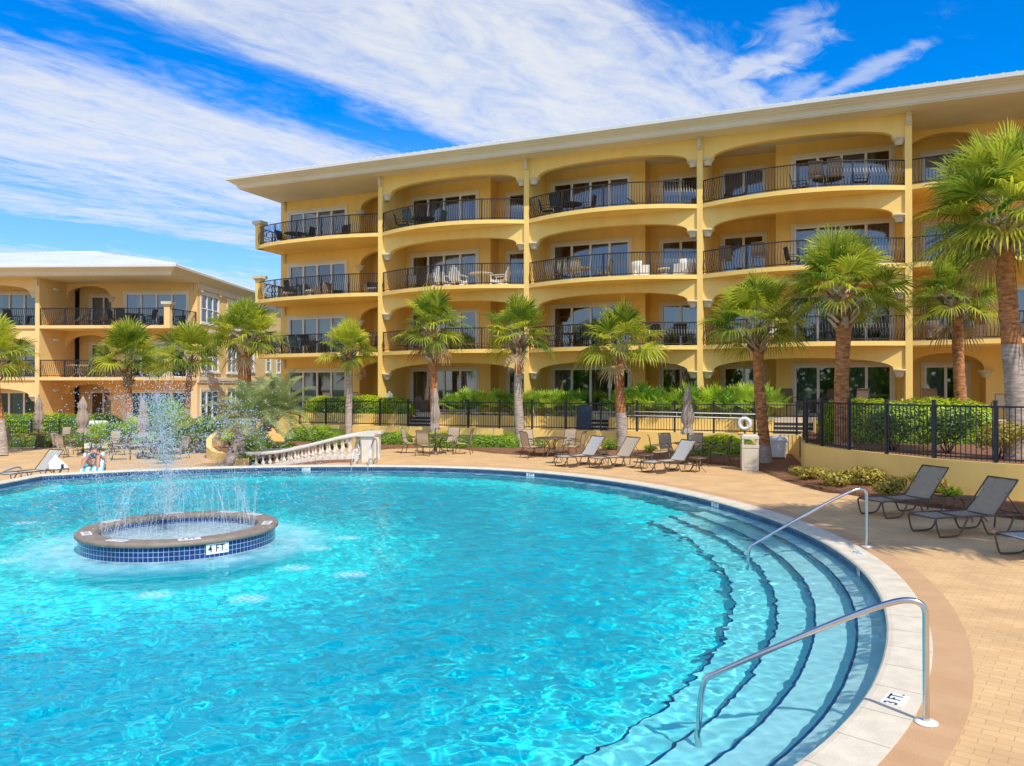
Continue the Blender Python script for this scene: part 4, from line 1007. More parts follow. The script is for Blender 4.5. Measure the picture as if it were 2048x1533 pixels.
mb = MB(); mb.tube([(-.1,.06,1.1),(2.7,.06,2.85)], .022, 5); mb.tube([(-.1,.06,.32),(2.7,.06,2.07)], .016, 5)
for k in range(25): x = -.1+2.8*k/24; z = .25+1.75*k/24; mb.box(x-.009,x+.009,.051,.069,z,z+.86)
mb.build('handrail', [m_iron], st_)

# white balustrades flanking the ramp
BALP = [(0,0),(.062,0),(.062,.05),(.045,.06),(.050,.10),(.082,.20),(.078,.28),(.045,.42),(.034,.56),(.040,.66),(.052,.72),(.036,.76),(.036,.82),(.056,.88),(.056,1.0),(0,1.0)]
railc = [(-9.75,28.70,.24),(-9.2,28.58,.25),(-8.53,28.44,.31),(-7.9,28.31,.43),(-7.27,28.18,.58),(-6.7,28.06,.73),(-6.2,27.96,.85),(-5.32,27.80,1.0)]
def railz(x):
    for a, b in zip(railc, railc[1:]):
        if x <= b[0]: f = (x-a[0])/(b[0]-a[0]); return a[1]+(b[1]-a[1])*f, a[2]+(b[2]-a[2])*f
    return railc[-1][1], railc[-1][2]
for dy, lb in ((0,'white cast stone balustrade descending beside the ladder, the near one'),(1.45,'white cast stone balustrade behind the near one, seen above its rail')):
    root = thing('stone_balustrade', lb, 'balustrade', (-5.15,27.76+dy,0), 0, 'white ramp balustrades'); o = Vector((-5.15,27.76+dy,0))
    mb = MB(); base = 0
    for x, y, z in railc:
        p = Vector((x,y+dy,z))-o
        for yy, zz in ((-.13,-.10),(-.15,-.07),(-.15,-.02),(-.10,.02),(.10,.02),(.15,-.02),(.15,-.07),(.13,-.10)): mb.v.append((p.x,p.y+yy,p.z+zz))
    for i in range(len(railc)-1):
        for j in range(8): mb.face((8*i+j, 8*i+(j+1)%8, 8*i+8+(j+1)%8, 8*i+8+j))
    mb.face(range(7,-1,-1)); mb.build('rail', [m_stone], root)
    mb = MB(); mb.box(-.20,.20,-.20,.20,-.12,.86); mb.box(-.23,.23,-.23,.23,.861,.90); mb.box(-.29,.29,-.29,.29,.901,1.0); mb.box(-.235,.235,-.235,.235,-.12,.12); mb.build('pier', [m_stone], root)
    nb = 15
    for k in range(nb):
        x = -5.55-k*.275; y, z = railz(x); zb = zdeck(x, y)*.5-.02+(.22 if k < 5 else .22-.03*(k-4)); h = z-.10-zb
        if h < .12: continue
        b = MB(); b.lathe([(r_*(1 if h > .4 else .95), q*h) for r_, q in BALP], 12, tuple(Vector((x,y+dy,zb))-o)); b.build('baluster', [m_stone], root)
    mb = MB()
    for k in range(nb):
        x = -5.55-k*.275; y, z = railz(x); zb = zdeck(x,y)*.5-.02+(.22 if k < 5 else max(0,.22-.03*(k-4))); p = Vector((x,y+dy,0))-o; mb.box(p.x-.13,p.x+.128,p.y-.11,p.y+.11,-.4,zb)
    mb.build('plinth', [m_stone], root)

# unseen wood added behind the camera to darken the lower windows' reflections
r = random.Random(31); mb = MB()
for k in range(34):
    cx = -95+5.8*k+r.uniform(-2,2); cyy = -52-9*math.sin(k*.7)+r.uniform(-3,3); h = r.uniform(7.5,11.5); rx = r.uniform(3.2,5)
    for _ in range(300):
        q = Vector((r.gauss(0,1), r.gauss(0,1), r.gauss(0,1))).normalized()*r.uniform(.6,1); p = Vector((cx+q.x*rx, cyy+q.y*rx, h*.56+q.z*h*.46)); u = Vector((r.uniform(-1,1), r.uniform(-1,1), r.uniform(-1,1))).normalized(); w = u.orthogonal().normalized(); s_ = r.uniform(.6,1.1)
        mb.poly([p-u*s_, p+w*s_*.6, p+u*s_, p-w*s_*.6], 0, r.random()*.6)
    mb.tube([(cx,cyy,-.4),(cx,cyy,h*.6)], .22, 6, 1)
tag(mb.build('wood', [m_shrub, m_twig]), 'unseen dark wood added behind the pool to darken window reflections', 'wood', kind='stuff')
# ------------------------------------------------------------------ lettering
def text_mesh(body, size):
    cu = bpy.data.curves.new('lettering', 'FONT'); cu.body = body; cu.size = size; cu.align_x = 'CENTER'; cu.align_y = 'CENTER'; cu.extrude = .0008; cu.offset = size*.011; cu.space_character = 1.12
    o = bpy.data.objects.new('lettering', cu); COL.objects.link(o); dg = bpy.context.evaluated_depsgraph_get(); me = bpy.data.meshes.new_from_object(o.evaluated_get(dg)); bpy.data.objects.remove(o); bpy.data.curves.remove(cu)
    me.materials.clear(); me.materials.append(m_black); return me
TXT = {}
def marker(parent, body, c, ax, up, w, h, size, name='depth_marker'):
    """white ceramic plate with lettering: ax = reading direction, up = letter top"""
    ax, up = Vector(ax).normalized(), Vector(up).normalized(); nr = ax.cross(up); M_ = Matrix((ax, up, nr)).transposed().to_4x4(); M_.translation = Vector(c)
    mb = MB(); mb.box(-w/2, w/2, -h/2, h/2, -.003, .003); o = mb.build(name, [m_plast_w], parent)
    o.location = M_.translation-Vector(parent.location); o.rotation_euler = M_.to_euler()
    if body:
        if (body, size) not in TXT: TXT[(body, size)] = text_mesh(body, size)
        t = link('lettering', TXT[(body, size)], o); t.location = (0,0,.0042); t.scale = (.92,1.12,1)
    else:
        mb = MB()
        for k in range(7): mb.box(-w*.42+k*w*.13, -w*.42+k*w*.13+w*.05, -h*.3, h*.3, .0032, .0042)
        t = mb.build('lettering', [mat('worn_print', (.25,.24,.22), .7)], o)
    return o
def pol(th, r, z): return Vector((PC[0]+r*math.cos(th), PC[1]+r*math.sin(th), z))
def ang(p): return math.atan2(p.y-PC[1], p.x-PC[0])
for (x, y, body, top) in ((1795,1402,'3 FT.',1),(1718,1107,'3 FT.',1),(1700,1128,'3 FT',0),(1393,1003,'3 FT',0),(1016,950,'3 FT',0),(597,939,'4 FT',0),(107,959,'5 FT',0)):
    th = ang(g(x,y)); ro = float(rout(th)); rad = Vector((math.cos(th), math.sin(th), 0)); tan = Vector((-rad.y, rad.x, 0))
    if top: marker(coping, body, pol(th, ro-.19, .008), tan, -rad, .27, .165, .13)
    else: marker(coping, body, pol(th, ro+W_IN-.004, -.105), -tan, UP, .30, .10, .10)

# ------------------------------------------------------------------ fountain
ft = thing('fountain_basin', 'round raised fountain basin with navy tiles and brown stone cap in the pool', 'fountain', FC)
def ringwall(r0, z0, z1, n=120):
    mb = MB()
    for i in range(n+1):
        a = 2*PI*i/n; mb.v += [(r0*math.cos(a), r0*math.sin(a), z0),(r0*math.cos(a), r0*math.sin(a), z1)]
    for i in range(n): u0, u1 = r0*2*PI*i/n, r0*2*PI*(i+1)/n; mb.face((2*i,2*i+2,2*i+3,2*i+1), uv=[(u0,z0+.06),(u1,z0+.06),(u1,z1+.06),(u0,z1+.06)])
    return mb
ringwall(FR-.055, -.30, .092).build('tile_wall', [m_tile], ft); ringwall(FR-.056, -1.75, -.302).build('plaster_wall', [m_floor], ft); ringwall(FR-.345, -.45, .092).build('inner_tile_wall', [m_tile], ft)
mb = MB(); mb.lathe([(FR-.055,.088),(FR-.02,.09),(FR-.004,.105),(FR,.13),(FR-.006,.155),(FR-.03,.172),(FR-.06,.176),(FR-.30,.176),(FR-.33,.172),(FR-.355,.155),(FR-.36,.13),(FR-.35,.10),(FR-.345,.088)], 120); mb.build('stone_cap', [m_capst], ft)
m_froth = mat('frothy_water', (.30,.50,.52), .15, 0, 6, .8, 9, col2=(.62,.75,.75), detail=7, spec=.6)
mb = MB(); mb.lathe([(FR-.34,.0),(FR-.6,.005),(FR-1.0,.012),(.2,.03),(.001,.03)], 72); mb.build('churned_water', [m_froth], ft)
def cap_mark(adeg, body):
    a = R(adeg); rad = Vector((math.cos(a), math.sin(a), 0)); tan = Vector((-rad.y, rad.x, 0)); c = FC+rad*(FR-.18)+UP*.178
    marker(ft, body, c, tan, -rad, .34, .15, .115)
for a_, b_ in ((-62,'4 FT.'),(-106,''),(-146,''),(165,''),(118,''),(78,''),(52,''),(8,'')): cap_mark(a_, b_)
a = R(-47); rad = Vector((math.cos(a), math.sin(a), 0)); marker(ft, '4 FT.', FC+rad*(FR-.052)+UP*.0, Vector((-rad.y,rad.x,0)), UP, .37, .165, .145)

# foam sheets on the water round the fountain and over the bubblers
def foam(label, c, r0, rx, ry, mm, rot=0):
    mb = MB(); n, k = 48, 8; ct, sn = math.cos(rot), math.sin(rot)
    for j in range(k+1):
        for i in range(n):
            a = 2*PI*i/n; f = r0+(1-r0)*j/k; x, y = rx*f*math.cos(a), ry*f*math.sin(a); mb.v.append((x*ct-y*sn, x*sn+y*ct, 0))
    for j in range(k):
        for i in range(n):
            i2 = (i+1)%n; mb.face((j*n+i, j*n+i2, (j+1)*n+i2, (j+1)*n+i), uv=[(j/k,0),(j/k,0),((j+1)/k,0),((j+1)/k,0)])
    if r0 < .02: mb.face(range(n), uv=[(0,0)]*n)
    return tag(mb.build('foam', [mm], None, c), label, 'foam', kind='stuff')
m_foam = foam_mat('fountain_foam', (.50,.80,.84), 2.6, .22, .70, .80); m_foam2 = foam_mat('bubbler_foam', (.88,.95,.97), 16, .42, .68, .85)
foam('pale foam ring spreading on the water round the fountain', FC+UP*(ZW+.012)-Vector((.05,.0,0)), .53, 3.0, 2.75, m_foam)
for x, y in ((599,1066),(632,1097),(694,1076),(590,1136),(702,1149),(498,1198),(308,1190),(52,1046),(12,1122)):
    c = g(x, y, ZW+.010); foam('small white patch of bubbles on the water', c, .01, .34, .30, m_foam2)

# spray: jets rising from the ring, a dense plume and flung drops
r = random.Random(8); mb = MB()
def drop(p, s_):
    n = len(mb.v); x, y, z = p
    mb.v += [(x+s_,y,z),(x-s_,y,z),(x,y+s_,z),(x,y-s_,z),(x,y,z+s_*1.2),(x,y,z-s_*1.2)]
    for q in ((0,2,4),(2,1,4),(1,3,4),(3,0,4),(2,0,5),(1,2,5),(3,1,5),(0,3,5)): mb.face([n+i for i in q])
for i in range(11000):                                     # plume
    u = r.random(); z = .35+2.15*u**.85; w = .22+.75*(z-.3)/1.6 if z < 1.7 else .87-.25*(z-1.7); a = r.uniform(0,2*PI); q = abs(r.gauss(0,.55))*w
    p = FC+Vector((-.32+.10*math.sin(z*2)+q*math.cos(a), q*math.sin(a), z)); drop(p, r.choice((.003,.004,.005,.007)))
for i in range(5200):                                      # wide haze of drops
    z = .5+2.2*r.random(); q = abs(r.gauss(0,1.15)); a = r.uniform(0,2*PI); drop(FC+Vector((-.2+q*math.cos(a), q*math.sin(a), z-.12*q*q*.5+.2)), r.choice((.004,.006,.009)))
for k in range(15):                                       # arcs of flung drops
    a = r.uniform(0,2*PI) if k > 8 else (0.15,.5,-.3,2.9,3.3,3.0,-.1,.3,2.6)[k]; v = r.uniform(1.0,1.95); up = r.uniform(4.2,6.0); z0 = .7; dx, dy = math.cos(a), math.sin(a)
    for i in range(300):
        t = r.uniform(.15,1.15); z = z0+up*t-4.9*t*t; jit = .08+.26*t
        if z < .1: continue
        drop(FC+Vector((dx*v*t*1.25+r.gauss(0,jit), dy*v*t*1.25+r.gauss(0,jit), z)), r.choice((.003,.005,.007,.009)))
for i in range(6500):                                      # fine curtain over the ring
    a = r.uniform(0,2*PI); q = FR-.42+r.gauss(0,.16)-.25*r.random(); z = .12+1.15*r.random()**1.3; drop(FC+Vector((q*math.cos(a), q*math.sin(a), z)), r.choice((.002,.003,.004)))
tag(mb.build('spray_drops', [m_spray]), 'white plume of fountain drops and mist flung above the basin', 'fountain spray', kind='stuff')
m_jet, _n, N_, L_n, b_ = _nt('jet_water'); b_.inputs['Base Color'].default_value = (.9,.95,.98,1); b_.inputs['Roughness'].default_value = .2
_t = N_.new('ShaderNodeBsdfTransparent'); _m = N_.new('ShaderNodeMixShader'); _m.inputs[0].default_value = .17; L_n.new(_t.outputs[0], _m.inputs[1]); L_n.new(b_.outputs[0], _m.inputs[2]); L_n.new(_m.outputs[0], N_['Material Output'].inputs[0])
mb = MB()
for k in range(76):
    a = 2*PI*k/76+r.uniform(-.02,.02); ro = FR-.42; inw = r.choice((-.5,-.35,-.2,.06,.14)); H_ = r.uniform(.6,1.15); pts = []
    for i in range(9):
        f = i/8; rr = ro+inw*f; pts.append(FC+Vector((rr*math.cos(a+.05*f), rr*math.sin(a+.05*f), .02+H_*(1-(1-f)**1.7))))
    mb.tube(pts, [.0055-.003*i/8 for i in range(9)], 4)
    for i in range(16): f = r.random(); p = pts[min(8,int(f*9))]; mb.obox(p+Vector((r.gauss(0,.05), r.gauss(0,.05), r.gauss(0,.12))), (.004,0,0),(0,.004,0),(0,0,.008))
tag(mb.build('spray_jets', [m_jet]), 'ring of thin water jets rising inside the stone cap', 'fountain spray', kind='stuff')

# ------------------------------------------------------------------ handrails, ladder
def chaikin(P, n=3):
    P = [Vector(p) for p in P]
    for _ in range(n):
        Q = [P[0]]
        for a_, b_ in zip(P, P[1:]): Q += [a_.lerp(b_,.25), a_.lerp(b_,.75)]
        P = Q+[P[-1]]
    return P
def handrail(label, base, foot, h, tilt_z, zb=0.0, group='steel pool handrails'):
    base, foot = Vector(base), Vector(foot); root = thing('pool_handrail', label, 'handrail', base, 0, group); d = Vector((foot.x-base.x, foot.y-base.y, 0)); L = d.length; d.normalize()
    P = [(0,0,0),(0,0,h*.76),(0,0,h+.03),tuple(d*.30+UP*(h-.01)),tuple(d*(L-.14)+UP*(tilt_z+.06)),tuple(d*(L)+UP*(tilt_z-.04)),tuple(d*(L+.01)+UP*(tilt_z-.9))]
    mb = MB(); mb.tube(chaikin(P, 4), .0245, 12); mb.build('rail_tube', [m_steel], root)
    mb = MB(); mb.lathe([(.025,.016),(.05,.016),(.082,.010),(.086,.0)], 20); mb.build('flange', [m_plast_w], root)
    return root
handrail('steel pool handrail nearest the camera, over the curved steps', (3.22,6.07,.002), (1.58,6.58,0), .925, .16)
handrail('steel pool handrail over the far end of the steps, by the dark loungers', (5.82,12.79,.002), (3.84,12.72,0), .93, .02)
handrail('low steel handrail at the far corner beside the empty lounger', (-14.75,23.4,-.34), (-15.5,22.2,0), .56, .10)
root = thing('pool_ladder', 'steel pool ladder with two bent grab rails at the far edge', 'ladder', (-5.1,26.0,0))
for x in (-5.40,-4.84):
    o = Vector((-5.1,26.0,0)); th = ang(Vector((x,26,0))); yi = PC[1]+math.sin(th)*(float(rout(th))+W_IN-.06)
    P = [(x,yi,-1.0),(x,yi,-.1),(x+.05,yi+.35,.62),(x+.10,yi+.78,.88),(x+.14,yi+1.02,.80),(x+.14,yi+1.03,.30),(x+.14,yi+1.03,0)]
    mb = MB(); mb.tube([q-o for q in chaikin(P,3)], .022, 10); mb.build('grab_rail', [m_steel], root)
    P = [(x+.14,yi+1.03,.16),(x+.12,yi+.8,.16),(x+.08,yi+.66,.04),(x+.08,yi+.60,0)]
    mb = MB(); mb.tube([q-o for q in chaikin(P,3)], .018, 8); mb.build('brace', [m_steel], root)
for z in (-.35,-.62,-.9):
    mb = MB(); mb.box(-.30,.26,-.22,-.14,z,z+.02); mb.build('rung', [m_steel], root)

# ------------------------------------------------------------------ furniture kit
def sling(mb, P, w, sag=.02, n=8, th=.008):
    """fabric band along a profile P [(x,z)] across y in +-w/2"""
    b = len(mb.v); k = n+1
    for x, z in P:
        for i in range(k): y = -w/2+w*i/n; s_ = sag*(1-(2*i/n-1)**2); mb.v.append((x, y, z-s_))
    for j in range(len(P)-1):
        for i in range(n): mb.face((b+j*k+i, b+j*k+i+1, b+(j+1)*k+i+1, b+(j+1)*k+i), sm=True)
KIT = {}
def kit(kind, *mats):
    """parts of one furniture model: [(part name, mesh builder, materials)]"""
    out = []
    fab, fr_ = mats
    if kind in ('lounger','lowlounger'):
        w = .64; ang_ = R(50 if kind == 'lounger' else 24); hx, hz = .28, .345; bx, bz = hx+.80*math.cos(ang_), hz+.80*math.sin(ang_)
        mb = MB(); sling(mb, [(-.95,.335),(-.8,.345),(-.4,.34),(0,.335),(hx,hz)], w-.05, .025); out.append(('seat', mb, [fab]))
        mb = MB(); sling(mb, [(hx,hz),(hx+.3*math.cos(ang_)+.02,hz+.3*math.sin(ang_)-.02),(bx-.12,bz-.14),(bx,bz)], w-.05, .02)
        for y in (-w/2,w/2): mb.tube([(hx,y,hz),(bx,y,bz)], .016, 6, 1)
        mb.tube([(bx,-w/2,bz),(bx,w/2,bz)], .016, 6, 1); out.append(('backrest', mb, [fab, fr_]))
        mb = MB()
        for y in (-w/2,w/2): mb.tube([(-.97,y,.30),(-.93,y,.345),(-.5,y,.352),(hx,y,hz),(.98,y,.33)], .017, 6)
        for x in (-.95,-.35,.28,.95): mb.tube([(x,-w/2,.335),(x,w/2,.335)], .013, 5)
        out.append(('frame', mb, [fr_]))
        for y in (-w/2,w/2):
            mb = MB(); mb.tube(chaikin([(-.97,y,.32),(-.90,y,.02),(-.80,y,.015),(-.55,y,.015),(-.44,y,.05),(-.28,y,.345)],2), .017, 6); out.append(('leg', mb, [fr_]))
            mb = MB(); mb.tube(chaikin([(-.02,y,.345),(.12,y,.03),(.2,y,.015),(.48,y,.015),(.58,y,.05),(.72,y,.34)],2), .017, 6); out.append(('leg', mb, [fr_]))
            mb = MB(); mb.tube([(.97,y,.33),(.93,y,.0)], .016, 6); out.append(('leg', mb, [fr_]))
        mb = MB()
        for y in (-.24,.24): mb.tube([(hx+.5*math.cos(ang_),y,hz+.5*math.sin(ang_)),(.92,y,.335)], .011, 5)
        out.append(('strut', mb, [fr_]))
    elif kind in ('chair','barchair'):
        w = .58; sz = .42 if kind == 'chair' else .62
        mb = MB(); sling(mb, [(-.26,sz+.02),(-.1,sz-.005),(.12,sz-.02),(.24,sz)], w-.08, .02); out.append(('seat', mb, [fab]))
        mb = MB(); sling(mb, [(.24,sz),(.30,sz+.10),(.335,sz+.30),(.36,sz+.48),(.40,sz+.56)], w-.08, -.02)
        for y in (-w/2+.03,w/2-.03): mb.tube([(.24,y,sz),(.30,y,sz+.1),(.335,y,sz+.3),(.36,y,sz+.48),(.41,y,sz+.57)], .014, 6, 1)
        mb.tube([(.40,-w/2+.03,sz+.565),(.40,w/2-.03,sz+.565)], .014, 6, 1); out.append(('backrest', mb, [fab, fr_]))
        for y in (-w/2,w/2):
            mb = MB(); mb.tube(chaikin([(-.30,y,sz-.02),(-.27,y,sz+.22),(-.1,y,sz+.24),(.33,y,sz+.20)],2), .015, 6); out.append(('armrest', mb, [fr_]))
            mb = MB(); mb.tube([(-.34,y,0),(-.30,y,sz)], .015, 6); out.append(('leg', mb, [fr_]))
            mb = MB(); mb.tube([(.24,y,sz),(.36,y,0)], .015, 6); out.append(('leg', mb, [fr_]))
    elif kind == 'table':
        mb = MB(); mb.lathe([(0,.69),(.56,.69),(.60,.70),(.61,.715),(.60,.73),(0,.735)], 28); out.append(('tabletop', mb, [fab]))
        for k in range(4):
            a = PI/4+k*PI/2; c, s_ = math.cos(a), math.sin(a); mb = MB(); mb.tube(chaikin([(.34*c,.34*s_,.69),(.14*c,.14*s_,.5),(.12*c,.12*s_,.28),(.30*c,.30*s_,.08),(.42*c,.42*s_,0)],2), .017, 6); out.append(('leg', mb, [fr_]))
        mb = MB(); mb.tube([(.13*math.cos(q*PI/8),.13*math.sin(q*PI/8),.30) for q in range(16)], .012, 5, closed=True); out.append(('ring', mb, [fr_]))
    elif kind == 'sidetable':
        mb = MB(); mb.lathe([(0,.42),(.26,.42),(.285,.43),(.285,.45),(.27,.46),(0,.462)], 24); out.append(('tabletop', mb, [fab]))
        for k in range(4):
            a = PI/4+k*PI/2; c, s_ = math.cos(a), math.sin(a); mb = MB(); mb.tube(chaikin([(.22*c,.22*s_,.42),(.12*c,.12*s_,.34),(.13*c,.13*s_,.15),(.22*c,.22*s_,.06),(.27*c,.27*s_,0)],2), .012, 5); out.append(('leg', mb, [fr_]))
        mb = MB(); mb.tube([(.125*math.cos(q*PI/8),.125*math.sin(q*PI/8),.2) for q in range(16)], .009, 5, closed=True); out.append(('ring', mb, [fr_]))
    elif kind == 'adirondack':
        mb = MB(); mb.box(-.3,.3,-.27,.27,.30,.335); out.append(('seat', mb, [fab]))
        mb = MB()
        for k in range(5): y = -.24+.12*k; h = .72-.10*abs(k-2)**1.5; mb.obox((.30+.12,y,.32+h/2),(.10*h/.7,0,h/2),(0,.052,0),(.012,0,-.004))
        out.append(('backrest', mb, [fab]))
        for y in (-.33,.33):
            mb = MB(); mb.box(-.38,.38,y-.06,y+.06,.55,.575); out.append(('armrest', mb, [fab]))
            mb = MB(); mb.box(-.34,-.29,y-.02,y+.02,0,.55); out.append(('leg', mb, [fab]))
            mb = MB(); mb.obox((.1,y,.2),(.42,0,-.12),(0,.018,0),(.02,0,.06)); out.append(('leg', mb, [fab]))
    elif kind == 'wicker':
        mb = MB(); mb.box(-.36,.30,-.36,.36,.12,.36); mb.box(-.34,.28,-.29,.29,.361,.45,1); out.append(('seat', mb, [fr_, fab]))
        mb = MB(); mb.lathe([(.42,.12),(.44,.5),(.45,.78),(.40,.80),(.36,.5)], 14, (-.05,0,0), 0, -PI*.5, PI*.5); out.append(('backrest', mb, [fr_]))
        for y in (-.40,.40): mb = MB(); mb.box(-.38,.05,y-.06,y+.06,.0,.60); out.append(('armrest', mb, [fr_]))
    return out
def place(name, kind, mats, loc, rot, label, cat, group, scale=None):
    key = (name, kind, tuple(m.name for m in mats))
    if key not in KIT:
        root = thing(name, label, cat, loc, rot, group)
        for pn, mb, mm in kit(kind, *mats): mb.build(pn, mm, root)
        KIT[key] = root; 
        if scale: root.scale = scale
        return root
    return dup(KIT[key], loc, rot, label, group, scale)
TAN, DRK = (m_sling_t, m_bronze), (m_sling_d, m_bronze)
PAL = (m_sling_g, m_bronze)
Lg = 'sling loungers round the pool'
place('sun_lounger','lounger',PAL,(2.35,26.3,0),R(38),'pale grey lounger behind the small table, left of the three light loungers','sun lounger',Lg)
place('sun_lounger','lounger',TAN,(3.45,25.75,0),R(36),'tan lounger between two small tables, middle of the three light loungers','sun lounger',Lg)
place('sun_lounger','lounger',PAL,(4.95,24.35,0),R(32),'pale lounger nearest the water, beside the third dining set','sun lounger',Lg)
place('sun_lounger','lounger',DRK,(8.15,16.1,0),R(20),'dark grey lounger in palm shade before the bronze shrubs','sun lounger',Lg)
place('sun_lounger','lounger',DRK,(8.2,14.05,0),R(14),'dark grey lounger in palm shade nearer the second handrail','sun lounger',Lg)
place('sun_lounger','lounger',PAL,(8.55,12.0,0),R(8),'lounger cut off by the photo edge, only its foot loop visible','sun lounger',Lg)
place('sun_lounger','lounger',PAL,(-15.05,24.5,-.34),R(68),'empty grey lounger at the left edge beside the sunbathing person','sun lounger',Lg)
wl = place('sun_lounger','lowlounger',TAN,(-13.75,25.6,-.34),R(116),'lounger covered with a striped towel under the sunbathing person','sun lounger',Lg)
Tg = 'small round side tables'; ST = (m_bronze, m_bronze)
for p, lb in (((1.62,27.0,0),'small round table before the second dining set, left of the pale lounger'),((3.05,26.55,0),'small round table between the pale and the tan loungers'),((4.3,25.2,0),'small round table between the tan lounger and the lounger nearest the water'),((5.75,24.15,0),'small round table right of the lounger nearest the water'),((9.05,15.35,0),'small round table between the two dark loungers'),((9.45,13.35,0),'small round table at the photo edge behind the second dark lounger'),((-14.1,24.1,-.34),'small round table holding the white bag beside the person')):
    place('side_table','sidetable',ST,p,.3,lb,'side table',Tg)
def face_to(a, b): return math.atan2(b[1]-a[1], b[0]-a[0])+PI
sets = [
 ('first','the dining set under the orange palm',(-2.95,31.0,0),[(-4.0,31.2,'left of the table'),(-3.3,30.05,'backing the pool'),(-2.55,31.95,'behind the table'),(-1.95,30.9,'right of the table')]),
 ('second','the dining set by the grey palm',(1.5,29.6,0),[(.75,29.15,'left front'),(.85,30.35,'left rear'),(2.1,30.45,'right rear'),(2.35,29.25,'right front')]),
 ('third','the dining set beside the beige bin',(6.15,26.7,0),[(5.1,26.85,'left of the table'),(5.65,27.65,'behind the table, left one'),(6.5,27.75,'behind the table, right one'),(7.0,26.35,'right of the table')]),
 ('fourth','the farthest set at the left edge',(-22.9,38.0,-.34),[(-24.0,37.7,'left of the table'),(-21.7,38.3,'right of the table'),(-22.6,39.0,'behind the table')]),
 ('fifth','the set behind the sunbathing person',(-18.5,34.4,-.34),[(-19.8,34.3,'left of the table'),(-19.0,33.2,'backing the pool'),(-17.3,34.4,'right of the table'),(-18.3,35.5,'behind the table')]),
 ('sixth','the set half hidden by the spray',(-15.0,32.6,-.34),[(-16.1,32.1,'left of the table'),(-13.9,32.4,'right of the table')]),
]
for nm, ds, tp, ch in sets:
    place('dining_table','table',(m_bronze,m_bronze),tp,.2,f'round bronze table of {ds}','table','round dining tables on the deck')
    for x, y, w_ in ch:
        place('sling_chair','chair',TAN,(x,y,tp[2]),face_to((x,y),tp),f'tan sling chair {w_} in {ds}','chair','sling chairs at the round tables')
def umbrella(label, p, h, w, seed):
    r = random.Random(seed); root = thing('closed_umbrella', label, 'umbrella', p, 0, 'closed taupe umbrellas'); mb = MB(); mb.tube([(0,0,0),(0,0,h)], .02, 8); mb.build('pole', [m_bronze], root)
    mb = MB(); mb.lathe([(.02,h-.02),(.03,h+.02),(.02,h+.06),(0,h+.08)], 10); mb.build('finial', [m_bronze], root)
    mb = MB(); n = 32; prof = [(0.03,h-.01),(.07,h-.12),(.13*w,h-.32),(.16*w,h-.48),(.12*w,h-.56),(.15*w,h-.75),(.20*w,h-1.0),(.18*w,h-1.22),(.11*w,h-1.34),(.17*w,h-1.48),(.21*w,h-1.62)]; b = len(mb.v); ph = [r.uniform(0,6) for _ in range(4)]
    for i, (q, z) in enumerate(prof):
        for j in range(n):
            a = 2*PI*j/n; k = 1+.24*min(1,i/3)*math.cos(8*a+ph[0]+i*.12)+.10*math.cos(3*a+ph[1]+i*.3); mb.v.append((q*k*math.cos(a), q*k*math.sin(a), z+(.05*math.cos(8*a+ph[2]) if i == len(prof)-1 else 0)))
    for i in range(len(prof)-1):
        for j in range(n): mb.face((b+i*n+j, b+i*n+(j+1)%n, b+(i+1)*n+(j+1)%n, b+(i+1)*n+j), sm=True)
    mb.build('canopy', [m_canvas], root); mb = MB(); mb.lathe([(.135*w,h-1.31),(.14*w,h-1.34),(.135*w,h-1.37)], 16); mb.build('tie_strap', [m_canvas], root)
    mb = MB(); mb.lathe([(.24,0),(.24,.05),(.08,.09),(.03,.3)], 18); mb.build('base', [m_bronze], root)
umbrella('closed taupe umbrella before the orange palm trunk', (-3.05,30.9,0), 2.62, .8, 1)
umbrella('closed taupe umbrella over the dining set beside the beige bin', (6.03,26.75,0), 2.66, .95, 2)
umbrella('closed umbrella over the farthest set at the left edge', (-23.1,38.0,-.34), 2.55, 1.0, 3)
umbrella('closed umbrella with ruffled canopy behind the sunbathing person', (-18.95,34.4,-.34), 2.6, 1.15, 4)
umbrella('closed umbrella almost hidden by the spray', (-15.5,32.7,-.34), 2.5, 1.0, 5)

# bins, tub, lifebuoy, board, poles
def square_bin(label, p, rot, w, h, mm, name='litter_bin'):
    root = thing(name, label, 'bin', p, rot); a = w/2; t = .62*h
    mb = MB(); mb.box(-a,a,-a,a,0,t); bmx = [(-a*.78,a*.78,-a-.012,-a,.1*h,t-.05),]
    for x0,x1,y0,y1,z0,z1 in bmx: mb.box(x0,x1,y0,y1,z0,z1)
    mb.box(-a-.012,-a,-a*.78,a*.78,.1*h,t-.05); mb.build('body', [mm], root)
    mb = MB(); mb.box(-a-.012,a+.012,-a-.012,a+.012,t+.012,t+.10*h); 
    for sx in (-1,1):
        for sy in (-1,1): mb.box(sx*a-.05*(sx>0)-.0, sx*a+.05*(sx<0), sy*a-.05*(sy>0), sy*a+.05*(sy<0), t+.10*h, .88*h)
    n = len(mb.v); b = a+.012
    mb.v += [(-b,-b,.88*h),(b,-b,.88*h),(b,b,.88*h),(-b,b,.88*h),(-b,-b,.95*h),(b,-b,.95*h),(b,b,.95*h),(-b,b,.95*h),(-a*.8,-a*.8,h),(a*.8,-a*.8,h),(a*.8,a*.8,h),(-a*.8,a*.8,h)]
    mb.face([n+i for i in (3,2,1,0)])
    for q in (0,4):
        for i in range(4): mb.face((n+q+i, n+q+(i+1)%4, n+q+4+(i+1)%4, n+q+4+i))
    mb.face([n+8+i for i in range(4)]); mb.build('hood', [mm], root)
    mb = MB(); mb.box(-a+.02,a-.02,-a+.02,a-.02,t-.05,t+.011); mb.build('liner', [m_nearblack], root); return root
square_bin('beige square litter bin with open hood at the edge of the mulch bed', (7.55,24.75,0), R(-11), .50, 1.14, m_bin)
